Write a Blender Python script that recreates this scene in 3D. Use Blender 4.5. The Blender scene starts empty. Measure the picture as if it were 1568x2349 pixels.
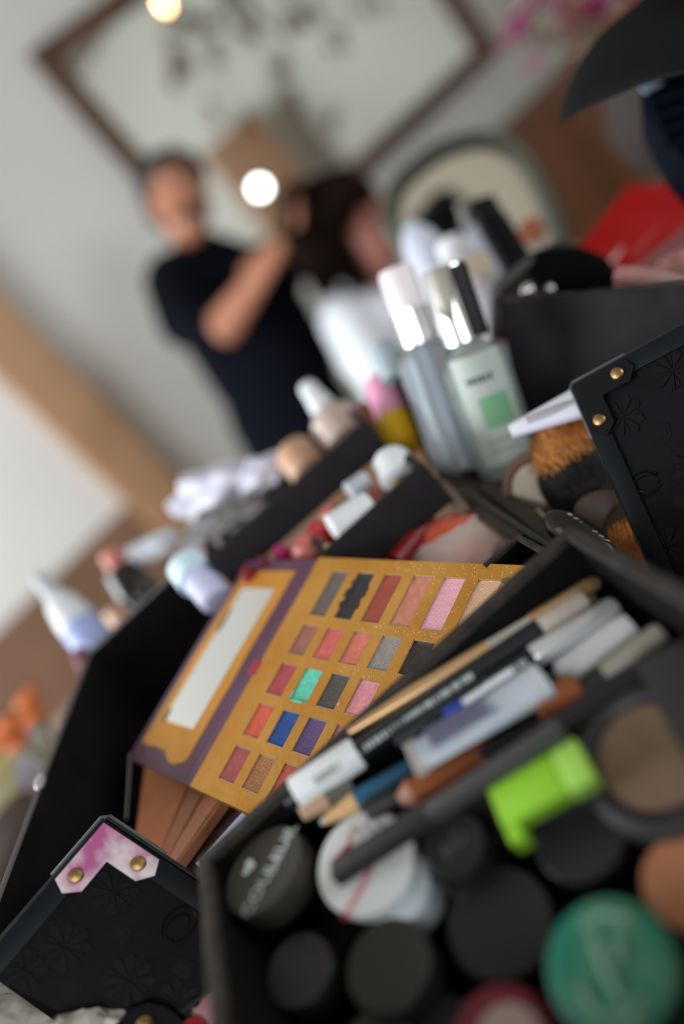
import bpy, bmesh, math, random
from mathutils import Vector as V, Matrix, noise
random.seed(7)
SC = bpy.context.scene; COL = SC.collection
PI = math.pi; R = math.radians
# ------------------------------------------------ camera (28 mm, f/1.7, rolled about 42 degrees)
FPX = 1950.0
CAM = V((0, 0, 1.2)); PITCH = R(18); ROLL = R(42)
FW = V((0, math.cos(PITCH), -math.sin(PITCH))); R0 = V((1, 0, 0)); U0 = V((0, math.sin(PITCH), math.cos(PITCH)))
CX = R0*math.cos(ROLL) - U0*math.sin(ROLL); CY = R0*math.sin(ROLL) + U0*math.cos(ROLL)
cd = bpy.data.cameras.new('camera'); cam = bpy.data.objects.new('camera', cd); COL.objects.link(cam)
M = Matrix.Identity(4)
for i in range(3):
    M[i][0] = CX[i]; M[i][1] = CY[i]; M[i][2] = -FW[i]; M[i][3] = CAM[i]
cam.matrix_world = M
cd.sensor_fit = 'VERTICAL'; cd.sensor_height = 36.0; cd.sensor_width = 24.0
cd.lens = FPX/2349*36; cd.clip_start = 0.02; cd.clip_end = 60
cd.dof.use_dof = True; cd.dof.focus_distance = 0.40; cd.dof.aperture_fstop = 1.9
SC.camera = cam
# ------------------------------------------------ world, windows' daylight, added front fill, exposure
w = bpy.data.worlds.new('world'); SC.world = w; w.use_nodes = True
w.node_tree.nodes['Background'].inputs[0].default_value = (0.75, 0.86, 1.0, 1)
w.node_tree.nodes['Background'].inputs[1].default_value = 1.0
def area(name, loc, target, sx, sy, power, color):
    d = bpy.data.lights.new(name, 'AREA'); d.shape = 'RECTANGLE'; d.size = sx; d.size_y = sy; d.energy = power; d.color = color
    o = bpy.data.objects.new(name, d); COL.objects.link(o); o.location = loc
    o.rotation_euler = (V(target)-V(loc)).to_track_quat('-Z', 'Y').to_euler(); return o
area('daylight_right_window', (2.60, -0.9, 1.75), (1.2, -0.3, 1.45), 1.5, 1.5, 30, (0.86, 0.94, 1.0))
area('daylight_left_window', (-2.7, 0.9, 1.6), (-1.3, 1.2, 1.35), 2.2, 1.9, 112, (0.88, 0.95, 1.0))
area('front_fill', (-0.9, -2.25, 1.9), (-0.7, 0.0, 1.2), 1.6, 1.4, 22, (0.9, 0.95, 1.0))  # added fill from behind the camera; wall_front has no window
SC.view_settings.view_transform = 'Standard'; SC.view_settings.look = 'None'
SC.view_settings.gamma = 1.0; SC.view_settings.use_curve_mapping = False
SC.view_settings.exposure = 0.5
SC.cycles.use_denoising = True; SC.cycles.max_bounces = 8; SC.cycles.sample_clamp_indirect = 6
# ------------------------------------------------ point helpers: where a sight line meets a real distance or height
def P(px, py, d): return CAM + (FW + CX*((px-784)/FPX) - CY*((py-1174)/FPX))*d
def PZ(px, py, z):
    r = FW + CX*((px-784)/FPX) - CY*((py-1174)/FPX); return CAM + r*((z-CAM.z)/r.z)
def PY(px, py, off):   # sight line meets the vertical plane 'off' in front of the tray's far wall
    r = FW + CX*((px-784)/FPX) - CY*((py-1174)/FPX); return CAM + r*((yF-off)/r.y)
UP = V((0, 0, 1))
def frame(o, zax, xh=V((1, 0, 0))):
    z = V(zax).normalized(); x = V(xh) - z*V(xh).dot(z)
    if x.length < 1e-5: x = z.orthogonal()
    x.normalize(); y = z.cross(x); m = Matrix.Identity(4)
    for i in range(3): m[i][0] = x[i]; m[i][1] = y[i]; m[i][2] = z[i]; m[i][3] = o[i]
    return m
def frame_xy(o, xd, yd):
    x = V(xd).normalized(); z = x.cross(V(yd)).normalized(); return frame(o, z, x)
def T(x, y, z): return Matrix.Translation((x, y, z))
# ------------------------------------------------ materials
MC = {}
def mat(name, col, rough=0.5, metal=0.0, var=0.0, scale=60, bump=0.0, bscale=200, trans=0.0, coat=0.0, sheen=0.0,
        ior=1.45, emit=0, col2=None, spec=0.5, cscale=None, thr=None, alpha=1.0, sss=0):
    if name in MC: return MC[name]
    m = bpy.data.materials.new(name); m.use_nodes = True; nt = m.node_tree; b = nt.nodes['Principled BSDF']
    c = (col[0], col[1], col[2], 1); b.inputs['Base Color'].default_value = c
    b.inputs['Roughness'].default_value = rough; b.inputs['Metallic'].default_value = metal
    b.inputs['IOR'].default_value = ior; b.inputs['Specular IOR Level'].default_value = spec
    b.inputs['Transmission Weight'].default_value = trans; b.inputs['Coat Weight'].default_value = coat
    b.inputs['Coat Roughness'].default_value = 0.08
    b.inputs['Sheen Weight'].default_value = sheen; b.inputs['Sheen Roughness'].default_value = 0.5
    if sss: b.inputs['Subsurface Weight'].default_value = sss; b.inputs['Subsurface Scale'].default_value = 0.004
    if emit: b.inputs['Emission Color'].default_value = c; b.inputs['Emission Strength'].default_value = emit
    tc = nt.nodes.new('ShaderNodeTexCoord')
    if var or col2:
        n = nt.nodes.new('ShaderNodeTexNoise'); n.inputs['Scale'].default_value = cscale or scale; n.inputs['Detail'].default_value = 5
        nt.links.new(tc.outputs['Object'], n.inputs['Vector'])
        rp = nt.nodes.new('ShaderNodeValToRGB'); nt.links.new(n.outputs['Fac'], rp.inputs['Fac'])
        lo, hi = thr or (0.3, 0.7)
        rp.color_ramp.elements[0].position = lo; rp.color_ramp.elements[1].position = hi
        k = var or 0.0
        a = [max(0, v*(1-k)) for v in col]; z = col2 if col2 else [min(1, v*(1+k)) for v in col]
        rp.color_ramp.elements[0].color = (*a, 1); rp.color_ramp.elements[1].color = (*z, 1)
        nt.links.new(rp.outputs['Color'], b.inputs['Base Color'])
    if bump:
        n2 = nt.nodes.new('ShaderNodeTexNoise'); n2.inputs['Scale'].default_value = bscale; n2.inputs['Detail'].default_value = 6
        nt.links.new(tc.outputs['Object'], n2.inputs['Vector'])
        bp = nt.nodes.new('ShaderNodeBump'); bp.inputs['Strength'].default_value = bump; bp.inputs['Distance'].default_value = 0.001
        nt.links.new(n2.outputs['Fac'], bp.inputs['Height']); nt.links.new(bp.outputs['Normal'], b.inputs['Normal'])
    MC[name] = m; return m
FELT = mat('black_felt', (0.0050, 0.0042, 0.0048), 0.95, var=0.35, scale=35, bump=0.35, bscale=900, spec=0.15)
FELTG = mat('grey_felt_edge', (0.036, 0.030, 0.026), 0.92, var=0.4, scale=120, bump=0.5, bscale=900, spec=0.2)
LEATHER = mat('black_leather', (0.0045, 0.0045, 0.0065), 0.45, bump=0.15, bscale=350, var=0.3, scale=20, spec=0.10)
LEATHD = mat('embossed_black_leather', (0.0036, 0.0036, 0.0052), 0.40, bump=0.1, bscale=350, spec=0.14)
GLOSSB = mat('gloss_black_plastic', (0.01, 0.01, 0.012), 0.22, coat=0.4)
SATINB = mat('satin_black_plastic', (0.022, 0.02, 0.02), 0.42)
WARMB = mat('worn_black_lid', (0.03, 0.026, 0.021), 0.45, var=0.2, scale=50)
CLEAR = mat('clear_plastic', (0.95, 0.97, 0.97), 0.04, trans=1.0, ior=1.3)
GLASS = mat('bottle_glass', (0.86, 0.93, 0.92), 0.06, trans=1.0, ior=1.25)
FROST = mat('frosted_bottle', (0.62, 0.72, 0.68), 0.35, trans=0.75, ior=1.3)
CHROME = mat('chrome', (0.85, 0.87, 0.88), 0.08, metal=1)
STEEL = mat('dull_steel', (0.35, 0.34, 0.33), 0.35, metal=1)
BRASS = mat('aged_brass', (0.36, 0.22, 0.09), 0.38, metal=1, var=0.2, scale=400)
WHITEP = mat('white_plastic', (0.72, 0.74, 0.76), 0.35)
CREAM = mat('cream_plastic', (0.72, 0.66, 0.58), 0.35)
# ------------------------------------------------ mesh builder
class MB:
    def __init__(s): s.bm = bmesh.new()
    def _x(s, vs, M):
        if M is not None: bmesh.ops.transform(s.bm, matrix=M, verts=vs)
    def box(s, lo, hi, M=None, bev=0.0):
        r = bmesh.ops.create_cube(s.bm, size=1)['verts']
        for v in r:
            v.co = V([lo[i] + (v.co[i]+0.5)*(hi[i]-lo[i]) for i in range(3)])
        if bev:
            es = list({e for v in r for e in v.link_edges})
            q = bmesh.ops.bevel(s.bm, geom=es, offset=bev, segments=2, affect='EDGES', profile=0.6)
            r = list({v for f in q['faces'] for v in f.verts} | {v for v in r if v.is_valid})
        s._x(r, M); return s
    def lathe(s, prof, seg=32, M=None, sx=1, sy=1):
        rings = []; new = []
        for r, z in prof:
            if r < 1e-6:
                v = s.bm.verts.new((0, 0, z)); rings.append([v]); new.append(v)
            else:
                g = [s.bm.verts.new((r*math.cos(2*PI*k/seg)*sx, r*math.sin(2*PI*k/seg)*sy, z)) for k in range(seg)]
                rings.append(g); new += g
        for a, b in zip(rings, rings[1:]):
            for k in range(seg):
                k2 = (k+1) % seg
                if len(a) == 1 and len(b) > 1: s.bm.faces.new((a[0], b[k], b[k2]))
                elif len(b) == 1 and len(a) > 1: s.bm.faces.new((a[k], a[k2], b[0]))
                elif len(a) > 1: s.bm.faces.new((a[k], a[k2], b[k2], b[k]))
        s._x(new, M); return s
    def tube(s, pts, rad, seg=12, M=None):
        pts = [V(p) for p in pts]; n = len(pts)
        if not hasattr(rad, '__len__'): rad = [rad]*n
        rings = []; new = []
        t0 = (pts[1]-pts[0]).normalized(); u = t0.orthogonal().normalized()
        for i, p in enumerate(pts):
            t = (pts[min(i+1, n-1)] - pts[max(i-1, 0)]).normalized()
            u = (u - t*u.dot(t)).normalized(); v = t.cross(u)
            g = [s.bm.verts.new(p + (u*math.cos(2*PI*k/seg) + v*math.sin(2*PI*k/seg))*rad[i]) for k in range(seg)]
            rings.append(g); new += g
        for a, b in zip(rings, rings[1:]):
            for k in range(seg): s.bm.faces.new((a[k], a[(k+1) % seg], b[(k+1) % seg], b[k]))
        s.bm.faces.new(rings[0][::-1]); s.bm.faces.new(rings[-1]); s._x(new, M); return s
    def prism(s, poly, z0, z1, M=None):
        a = [s.bm.verts.new((x, y, z0)) for x, y in poly]; b = [s.bm.verts.new((x, y, z1)) for x, y in poly]
        n = len(poly)
        s.bm.faces.new(a[::-1]); s.bm.faces.new(b)
        for i in range(n): s.bm.faces.new((a[i], a[(i+1) % n], b[(i+1) % n], b[i]))
        s._x(a+b, M); return s
    def slab(s, q, t, ref=None):     # q: loop of 3-D points, thickness t away from the viewer
        q = [V(p) for p in q]; n = (q[1]-q[0]).cross(q[2]-q[0]).normalized()
        if n.dot((ref or CAM) - q[0]) > 0: n = -n
        a = [s.bm.verts.new(p) for p in q]; b = [s.bm.verts.new(p + n*t) for p in q]; k = len(q)
        s.bm.faces.new(a); s.bm.faces.new(b[::-1])
        for i in range(k): s.bm.faces.new((a[i], b[i], b[(i+1) % k], a[(i+1) % k]))
        return s
    def ball(s, c, r, M=None, seg=20, sc=(1, 1, 1), namp=0, nfreq=1, seed=0):
        nv = max(8, seg*2//3); q = [s.bm.verts.new((0, 0, 1))]; rg = []
        for a in range(1, nv):
            th = PI*a/nv; g = [s.bm.verts.new((math.sin(th)*math.cos(2*PI*k/seg), math.sin(th)*math.sin(2*PI*k/seg), math.cos(th))) for k in range(seg)]
            rg.append(g); q += g
        q.append(s.bm.verts.new((0, 0, -1)))
        for k in range(seg):
            k2 = (k+1) % seg; s.bm.faces.new((q[0], rg[0][k], rg[0][k2])); s.bm.faces.new((q[-1], rg[-1][k2], rg[-1][k]))
            for g, h in zip(rg, rg[1:]): s.bm.faces.new((g[k], h[k], h[k2], g[k2]))
        for v in q:
            d = v.co.copy(); k = 1 + (namp*noise.noise(d*nfreq + V((seed, seed*1.7, 0))) if namp else 0)
            v.co = V((c[0] + d.x*r*sc[0]*k, c[1] + d.y*r*sc[1]*k, c[2] + d.z*r*sc[2]*k))
        s._x(q, M); return s
    def done(s, name, m, parent=None, M=None, smooth=True, kind=None, label=None):
        bmesh.ops.recalc_face_normals(s.bm, faces=s.bm.faces)
        me = bpy.data.meshes.new(name); s.bm.to_mesh(me); s.bm.free()
        if smooth and len(me.polygons):
            me.polygons.foreach_set('use_smooth', [True]*len(me.polygons))
            try: me.set_sharp_from_angle(angle=R(40))
            except Exception: pass
        me.materials.append(m)
        o = bpy.data.objects.new(name, me); COL.objects.link(o)
        if parent is not None: o.parent = parent
        if M is not None: o.matrix_local = M
        if kind: o['kind'] = kind
        if label: o['label'] = label
        return o
def tag(o, label, cat, group=None):
    o['label'] = label; o['category'] = cat
    if group: o['group'] = group
    return o
def thing(name, label, cat, M=None, group=None):
    o = bpy.data.objects.new(name, None); COL.objects.link(o); o.empty_display_size = 0.02
    if M is not None: o.matrix_world = M
    return tag(o, label, cat, group)
def struct(name, mb, m, M=None, smooth=False):
    o = mb.done(name, m, None, M, smooth); o['kind'] = 'structure'; return o
def text(name, body, size, m, parent, M, depth=0.0001, align='CENTER', label=None):
    cu = bpy.data.curves.new(name, 'FONT'); cu.body = body; cu.size = size; cu.extrude = depth; cu.align_x = align; cu.align_y = 'CENTER'
    o = bpy.data.objects.new(name, cu); COL.objects.link(o); bpy.context.view_layer.update()
    me = bpy.data.meshes.new_from_object(o); bpy.data.objects.remove(o)
    me.materials.clear(); me.materials.append(m)
    t = bpy.data.objects.new(name, me); COL.objects.link(t); t.parent = parent; t.matrix_local = M
    if label: t['label'] = label
    return t
#EOF-HELPERS
# ================================================ THE ROOM
WB = P(537, 663, 3.0); WT = V((0.949, 0.316, 0)).normalized(); WN = V((WT.y, -WT.x, 0))
def onwall(px, py):
    r = FW + CX*((px-784)/FPX) - CY*((py-1174)/FPX); t = (WB-CAM).dot(WN)/r.dot(WN); p = CAM + r*t
    return (p-WB).dot(WT), p.z
def mirrored(p): return p - WN*(2*(p-WB).dot(WN))
WALLF = Matrix.Identity(4)
for i in range(3): WALLF[i][0] = WT[i]; WALLF[i][1] = -WN[i]; WALLF[i][2] = UP[i]; WALLF[i][3] = (WB.x, WB.y, 0)[i]
PLASTER = mat('pale_plaster', (0.60, 0.59, 0.56), 0.85, var=0.05, scale=1.5, bump=0.1, bscale=60)
PLASTERR = mat('grey_plaster', (0.66, 0.66, 0.60), 0.85, var=0.05, scale=1.5)
struct('wall_back', MB().box((-4.6, 0, 0), (4.6, 0.12, 2.75)), PLASTER, WALLF)
struct('floor', MB().box((-3.1, -2.6, -0.1), (4.2, 5.4, 0)), mat('tan_floor_tiles', (0.33, 0.21, 0.13), 0.55, var=0.15, scale=3))
struct('ceiling', MB().box((-3.1, -2.6, 2.75), (4.2, 5.4, 2.85)), mat('cream_ceiling', (0.36, 0.34, 0.29), 0.9))
struct('wall_front', MB().box((-3.1, -2.7, 0), (4.2, -2.6, 2.75)), PLASTER)
def windowed(name, x0, x1, y0, y1, wy0, wy1, z0, z1, m):
    b = MB(); b.box((x0, y0, 0), (x1, wy0, 2.75)); b.box((x0, wy1, 0), (x1, y1, 2.75))
    b.box((x0, wy0, 0), (x1, wy1, z0)); b.box((x0, wy0, z1), (x1, wy1, 2.75)); struct(name, b, m)
windowed('wall_left', -3.1, -2.98, -2.6, 4.0, -0.2, 2.0, 0.7, 2.6, PLASTER)
windowed('wall_right', 3.0, 3.12, -2.6, 5.0, -1.7, -0.1, 0.9, 2.5, PLASTERR)
WFR = mat('white_window_wood', (0.7, 0.7, 0.68), 0.5)
for nm, x, y0, y1 in (('window_1', -3.04, -0.2, 2.0), ('window_2', 3.06, -1.7, -0.1)):
    fr = MB()
    fr.box((x-.04, y0, .9), (x+.04, y0+.07, 2.5)).box((x-.04, y1-.07, .9), (x+.04, y1, 2.5)).box((x-.04, y0, .9), (x+.04, y1, .97)).box((x-.04, y0, 2.43), (x+.04, y1, 2.5)).box((x-.03, (y0+y1)/2-.03, .97), (x+.03, (y0+y1)/2+.03, 2.43))
    fo = struct(nm, fr, WFR); 
    pn = MB().box((x-.004, y0+.07, .97), (x+.004, y1-.07, 2.43)).done('pane', mat('window_glass', (1, 1, 1), 0.0, trans=1, ior=1.05), fo, smooth=False)
# vertical wooden post and the dado against the wall
u0, _ = onwall(152, 1022); u1, _ = onwall(252, 944)
WOOD1 = mat('tan_wood_post', (0.34, 0.19, 0.10), 0.6, var=0.12, scale=8)
struct('trim_1', MB().box((u0, -0.06, 0), (u1, 0, 2.75), bev=0.004), WOOD1, WALLF)
DADO = mat('brown_dado', (0.16, 0.085, 0.048), 0.6, var=0.15, scale=4)
struct('trim_2', MB().box((-4.4, -0.025, 0.06), (u0-0.002, 0, 0.80), bev=0.004), DADO, WALLF)
struct('baseboard_back', MB().box((u1+0.002, -0.03, 0), (3.0, 0, 0.10), bev=0.004), DADO, WALLF)
# low wooden sideboard against the wall, right
uS, zS = onwall(1164, 268); uS0, _ = onwall(905, 560)
sbt = thing('sideboard', 'long low brown wooden sideboard against the wall behind the arched mirror', 'sideboard', WALLF @ T(uS0, -.24, 0))
SBW = mat('brown_sideboard_wood', (0.15, 0.060, 0.024), 0.65, var=0.12, scale=4)
MB().box((0, -.2, .08), (1.75, .2, zS-.03), bev=.006).done('body', SBW, sbt)
MB().box((-.02, -.22, zS-.03), (1.77, .21, zS), bev=.006).done('top', SBW, sbt)
for k in range(3):
    d_ = MB().box((.02+.58*k, -.216, .12), (.58*(k+1)-.005, -.2, zS-.05), bev=.004).done('door', SBW, sbt)
    MB().lathe([(0, 0), (.012, .004), (.014, .02), (0, .028)], 12, T(.53+.58*k, -.216, .5) @ Matrix.Rotation(PI/2, 4, 'X')).done('knob', BRASS, d_)
for x in (.06, 1.69):
    for y in (-.16, .16): MB().box((x-.025, y-.025, 0), (x+.025, y+.025, .08)).done('leg', SBW, sbt)
# big framed mirror on the wall
uL, vT = onwall(62, 132); uR, vB = onwall(1132, 128)
uL2, _ = onwall(300, 440)
mM = WALLF @ T((uL+uR)/2, -0.02, (vT+vB)/2); hw = (uR-uL)/2; hh = (vT-vB)/2
t = thing('wall_mirror', 'large rectangular mirror in a brown wooden frame hanging on the pale wall', 'mirror', mM)
FRW = mat('brown_frame_wood', (0.075, 0.034, 0.016), 0.5, var=0.25, scale=12)
fwid = 0.072
for lo, hi in (((-hw, -.03, -hh), (-hw+fwid, .02, hh)), ((hw-fwid, -.03, -hh), (hw, .02, hh)), ((-hw+fwid, -.03, -hh), (hw-fwid, .02, -hh+fwid)), ((-hw+fwid, -.03, hh-fwid), (hw-fwid, .02, hh))):
    MB().box(lo, hi, bev=0.008).done('frame_rail', FRW, t)
MB().box((-hw+fwid-.004, 0.0, -hh+fwid-.004), (hw-fwid+.004, .006, hh-fwid+.004)).done('mirror_glass', mat('mirror_silver', (0.86, 0.88, 0.86), 0.03, metal=1), t, smooth=False)
# chandelier, seen in the mirror
cc = mirrored(P(520, -30, 4.3)); AMB = mat('amber_crystal', (0.13, 0.065, 0.03), 0.35)
IRON = mat('dark_iron', (0.05, 0.035, 0.025), 0.5, metal=0.6)
t = thing('chandelier', 'chandelier with brown glass leaves and small warm bulbs, reflected in the big mirror', 'chandelier', T(*cc))
MB().tube([(0, 0, .1), (0, 0, 2.75-cc.z)], .008).lathe([(0, 2.75-cc.z), (.06, 2.75-cc.z), (.06, 2.72-cc.z), (0, 2.70-cc.z)], 16).done('stem', IRON, t)
MB().lathe([(0, -.22), (.03, -.2), (.02, -.1), (.05, 0), (.03, .06), (.02, .12), (0, .14)], 20).done('hub', IRON, t)
for k in range(8):
    a = k*PI/4+.2; c, s_ = math.cos(a), math.sin(a); rr = .40
    MB().tube([(0, 0, 0), (c*.15, s_*.15, -.08), (c*.3, s_*.3, -.06), (c*rr, s_*rr, .03)], .008, 8).lathe([(0, .02), (.03, .03), (.035, .05), (0, .055)], 12, T(c*rr, s_*rr, 0)).done('arm', IRON, t)
    if k in (2, 3, 4):
        MB().lathe([(0, .055), (.012, .07), (.014, .09), (.006, .115), (0, .125)], 12, T(c*rr, s_*rr, 0)).done('bulb', mat('warm_bulb', (1, 0.55, 0.22), 0.3, emit=26), t)
    else: MB().lathe([(0, .055), (.012, .07), (.014, .09), (.006, .115), (0, .125)], 12, T(c*rr, s_*rr, 0)).done('bulb', mat('unlit_bulb', (.8, .75, .6), 0.3), t)
LC = [(410, 150, 9, .05), (395, 190, 5, .03), (500, 130, 8, .05), (560, 60, 9, .07), (640, 60, 9, .07), (700, 40, 8, .06), (640, 170, 6, .06), (660, 240, 4, .05), (560, 275, 5, .035), (745, 265, 5, .05), (490, 270, 3, .03), (770, 90, 6, .05), (430, 60, 6, .05), (830, 20, 5, .05)]
for lx, ly, cnt, spr in LC:
  for k in range(cnt):
    lp = mirrored(P(lx, ly, 4.3)) - cc + V((random.uniform(-1, 1), random.uniform(-1, 1), random.uniform(-1, 1)))*spr
    Mx = T(*lp) @ Matrix.Rotation(random.uniform(0, PI), 4, 'Z') @ Matrix.Rotation(random.uniform(-.6, .6), 4, 'X')
    sz = random.uniform(.020, .034)
    MB().prism([(0, -sz*1.6), (sz*.7, -sz*.4), (sz*.6, sz*.8), (0, sz*1.6), (-sz*.6, sz*.8), (-sz*.7, -sz*.4)], -.003, .003, Mx @ Matrix.Rotation(PI/2, 4, 'X')).tube([lp, (lp.x*.75, lp.y*.75, max(lp.z+.05, .03))], .0008, 4).done('glass_leaf', AMB, t, smooth=False)
# tall tan cabinet and globe lamp on the right side, also reflected
cb = mirrored(P(575, 400, 5.6)); cz = mirrored(P(555, 285, 5.6)).z
t = thing('wardrobe', 'tall tan wooden cabinet reflected in the middle of the mirror', 'cabinet', T(cb.x, cb.y, 0) @ Matrix.Rotation(R(-50), 4, 'Z'))
TANW = mat('tan_cabinet_wood', (0.42, 0.235, 0.14), 0.55, var=0.12, scale=5)
MB().box((-.22, -.2, .05), (.22, .2, cz), bev=.01).done('body', TANW, t)
for sx in (-1, 1):
    d_ = MB().box((min(0, sx*.215)+.004*(sx > 0), .2, .1), (max(0, sx*.215)-.004*(sx < 0), .222, cz-.05), bev=.004).done('door', TANW, t)
    MB().lathe([(0, 0), (.012, .004), (.014, .02), (0, .028)], 12, T(sx*.03, .222, .9) @ Matrix.Rotation(-PI/2, 4, 'X')).done('knob', BRASS, d_)
gl = mirrored(P(590, 436, 4.9))
t = thing('floor_lamp', 'slim floor lamp whose lit white globe shows as a bright spot in the mirror', 'lamp', T(gl.x, gl.y, 0))
MB().lathe([(0, 0), (.13, 0), (.13, .02), (.02, .03), (0, .03)], 24).done('base', IRON, t)
MB().tube([(0, 0, .02), (0, 0, gl.z-.03)], .009).done('pole', IRON, t)
MB().ball((0, 0, gl.z), .034, seg=20).done('globe', mat('lit_globe', (0.92, 1.0, 0.95), 0.4, emit=14), t)
# ================================================ TABLE
TZ = 0.88; TW = mat('warm_table_wood', (0.22, 0.11, 0.055), 0.42, var=0.2, scale=5, coat=0.1)
t = thing('dressing_table', 'wide warm brown wooden table under the makeup case', 'table', T(0.5, 0.75, 0))
tb = MB().box((-1.5, -.65, TZ-.035), (1.5, .42, TZ), bev=.006).done('tabletop', TW, t)
for sx in (-1.4, 1.4):
    for sy in (-.55, .34): MB().box((sx-.035, sy-.035, 0), (sx+.035, sy+.035, TZ-.035), bev=.004).done('leg', TW, t)
MB().box((-1.36, -.53, TZ-.12), (1.36, -.50, TZ-.035)).box((-1.36, .30, TZ-.12), (1.36, .33, TZ-.035)).done('apron', TW, t)
# ================================================ PEOPLE
def skin(name, nodes, edges, m, parent=None, vox=.0065):
    """one continuous surface: tapered limbs along the skeleton edges, fused by a voxel remesh and smoothed"""
    mb = MB()
    def rad(r): return (r, r) if not hasattr(r, '__len__') else r
    for a, b in edges:
        pa, ra = V(nodes[a][0]), rad(nodes[a][1]); pb, rb_ = V(nodes[b][0]), rad(nodes[b][1]); L_ = (pb-pa).length
        rm = min(ra[1], rb_[1]); n = max(2, int(L_/(rm*.45))+1); sg = 14 if rm > .03 else 8
        for k in range(n+1):
            t_ = k/n; q = pa.lerp(pb, t_); rx = ra[0]+(rb_[0]-ra[0])*t_; ry = ra[1]+(rb_[1]-ra[1])*t_
            mb.ball(q, 1.0, sc=(rx, ry, min(rx, ry)), seg=sg)
    o = mb.done(name, m, parent)
    r = o.modifiers.new('fuse', 'REMESH'); r.mode = 'VOXEL'; r.voxel_size = vox; r.use_smooth_shade = True
    q = o.modifiers.new('soften', 'SMOOTH'); q.factor = .5; q.iterations = 4
    dg = bpy.context.evaluated_depsgraph_get(); me = bpy.data.meshes.new_from_object(o.evaluated_get(dg)); o.modifiers.clear()
    me.polygons.foreach_set('use_smooth', [True]*len(me.polygons)); me.materials.clear(); me.materials.append(m); o.data = me; return o
SKIN1 = mat('tan_skin', (0.42, 0.175, 0.10), 0.5, var=0.08, scale=30)
SKIN2 = mat('flushed_skin', (0.27, 0.095, 0.068), 0.5, var=0.08, scale=30)
NAVY = mat('black_navy_tshirt', (0.0035, 0.0042, 0.0075), 0.95, bump=0.2, bscale=80, spec=.08)
def Pm(px, py, d): return P(px, py, d) - MO
def hand_nodes(nodes, edges, wi, wpos, hpos, curl, palmn, scale=1.0):
    d = (hpos-wpos).normalized(); side = d.cross(palmn).normalized(); pn = side.cross(d)
    palm = wpos + d*.045*scale; nodes.append((palm, (.030*scale, .016*scale))); pi_ = len(nodes)-1; edges.append((wi, pi_))
    kn = wpos + d*.085*scale; nodes.append((kn, (.034*scale, .013*scale))); ki = len(nodes)-1; edges.append((pi_, ki))
    for k, L in enumerate((.062, .072, .068, .052)):
        off = side*((k-1.5)*.019*scale); a = kn + off + d*.018; b_ = a + (d*math.cos(.4)+pn*curl*math.sin(.5))*L*.5*scale; c_ = b_ + (d*.55+pn*curl*.8).normalized()*L*.5*scale
        base = len(nodes); nodes += [(a, .0095), (b_, .0085), (c_, .007)]; edges += [(ki, base), (base, base+1), (base+1, base+2)]
    th = palm - side*.035*scale; base = len(nodes); nodes += [(th, .011), (th + (d*.6-side*.5+pn*curl*.4).normalized()*.035*scale, .0095), (th + (d*.9-side*.4+pn*curl*.6).normalized()*.06*scale, .0075)]
    edges += [(pi_, base), (base, base+1), (base+1, base+2)]
# --- man leaning over, arranging the seated woman's hair
hip = P(690, 1000, 2.5); MO = V((hip.x, hip.y, 0))
man = thing('person', 'man in a black short sleeved T-shirt leaning forward and fixing the seated woman\'s hair', 'person', T(*MO))
hp = Pm(690, 1000, 2.5); hp.z = max(hp.z, .70)
mid = Pm(635, 850, 2.5); chest = Pm(540, 700, 2.45); neckb = Pm(455, 585, 2.42); neck = Pm(432, 540, 2.40); headc = Pm(412, 462, 2.37); crown = Pm(392, 400, 2.37); jaw = Pm(428, 510, 2.34)
shR = Pm(408, 650, 2.38); shL = Pm(640, 615, 2.48)
elR = Pm(512, 748, 2.16); wrR = Pm(618, 600, 2.08); haR = Pm(672, 535, 2.05)
elL = Pm(575, 640, 2.30); wrL = Pm(640, 565, 2.18); haL = Pm(695, 520, 2.10)
fl = [hp + V((-.10, .0, -.05)), hp + V((.10, .02, -.05))]
N = [(hp, (.09, .07)), (mid, (.09, .07)), (chest, (.13, .09)), (neckb, (.065, .06)), (neck, (.054, .054)), (jaw, (.058, .066)), (headc, (.078, .090)), (crown, (.066, .076)),
     (shR, .060), (elR, .047), (wrR, (.029, .025)), (shL, .060), (elL, .045), (wrL, (.029, .025))]
Ed = [(0, 1), (1, 2), (2, 3), (3, 4), (4, 5), (5, 6), (6, 7), (2, 8), (9, 10), (2, 11), (11, 12), (12, 13)]
N += [(Pm(432, 728, 2.30), .055), (Pm(488, 765, 2.19), .048)]; Ed += [(8, 14), (14, 15), (15, 9)]
hand_nodes(N, Ed, 10, wrR, haR, 1, UP); hand_nodes(N, Ed, 13, wrL, haL, 1, UP)
for k, sx in enumerate((-1, 1)):
    b = len(N); N += [(hp + V((sx*.08, 0, -.10)), .075), (V((hp.x-.06+sx*.10, hp.y+.08, .42)), .062), (V((hp.x-.08+sx*.12, hp.y+.12, .09)), .042), (V((hp.x-.08+sx*.12, hp.y, .035)), (.042, .03))]
    Ed += [(0, b), (b, b+1), (b+1, b+2), (b+2, b+3)]
skin('body', N, Ed, SKIN1, man)
SN = [(hp - V((0, 0, .10)), (.19, .15)), (mid.lerp(hp, .6), (.185, .145)), (mid.lerp(hp, .1), (.190, .145)), (chest, (.195, .140)), (neckb, (.080, .075)), (shR, .095), (Pm(432, 728, 2.30), .088), (Pm(488, 765, 2.19), .066), (shL, .085), (shL.lerp(elL, .92), .062)]
skin('shirt', SN, [(0, 1), (1, 2), (2, 3), (3, 4), (3, 5), (5, 6), (6, 7), (3, 8), (8, 9)], NAVY, man, .009)
TR = [(hp + V((0, 0, -.02)), (.15, .12))]; TE = []
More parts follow.
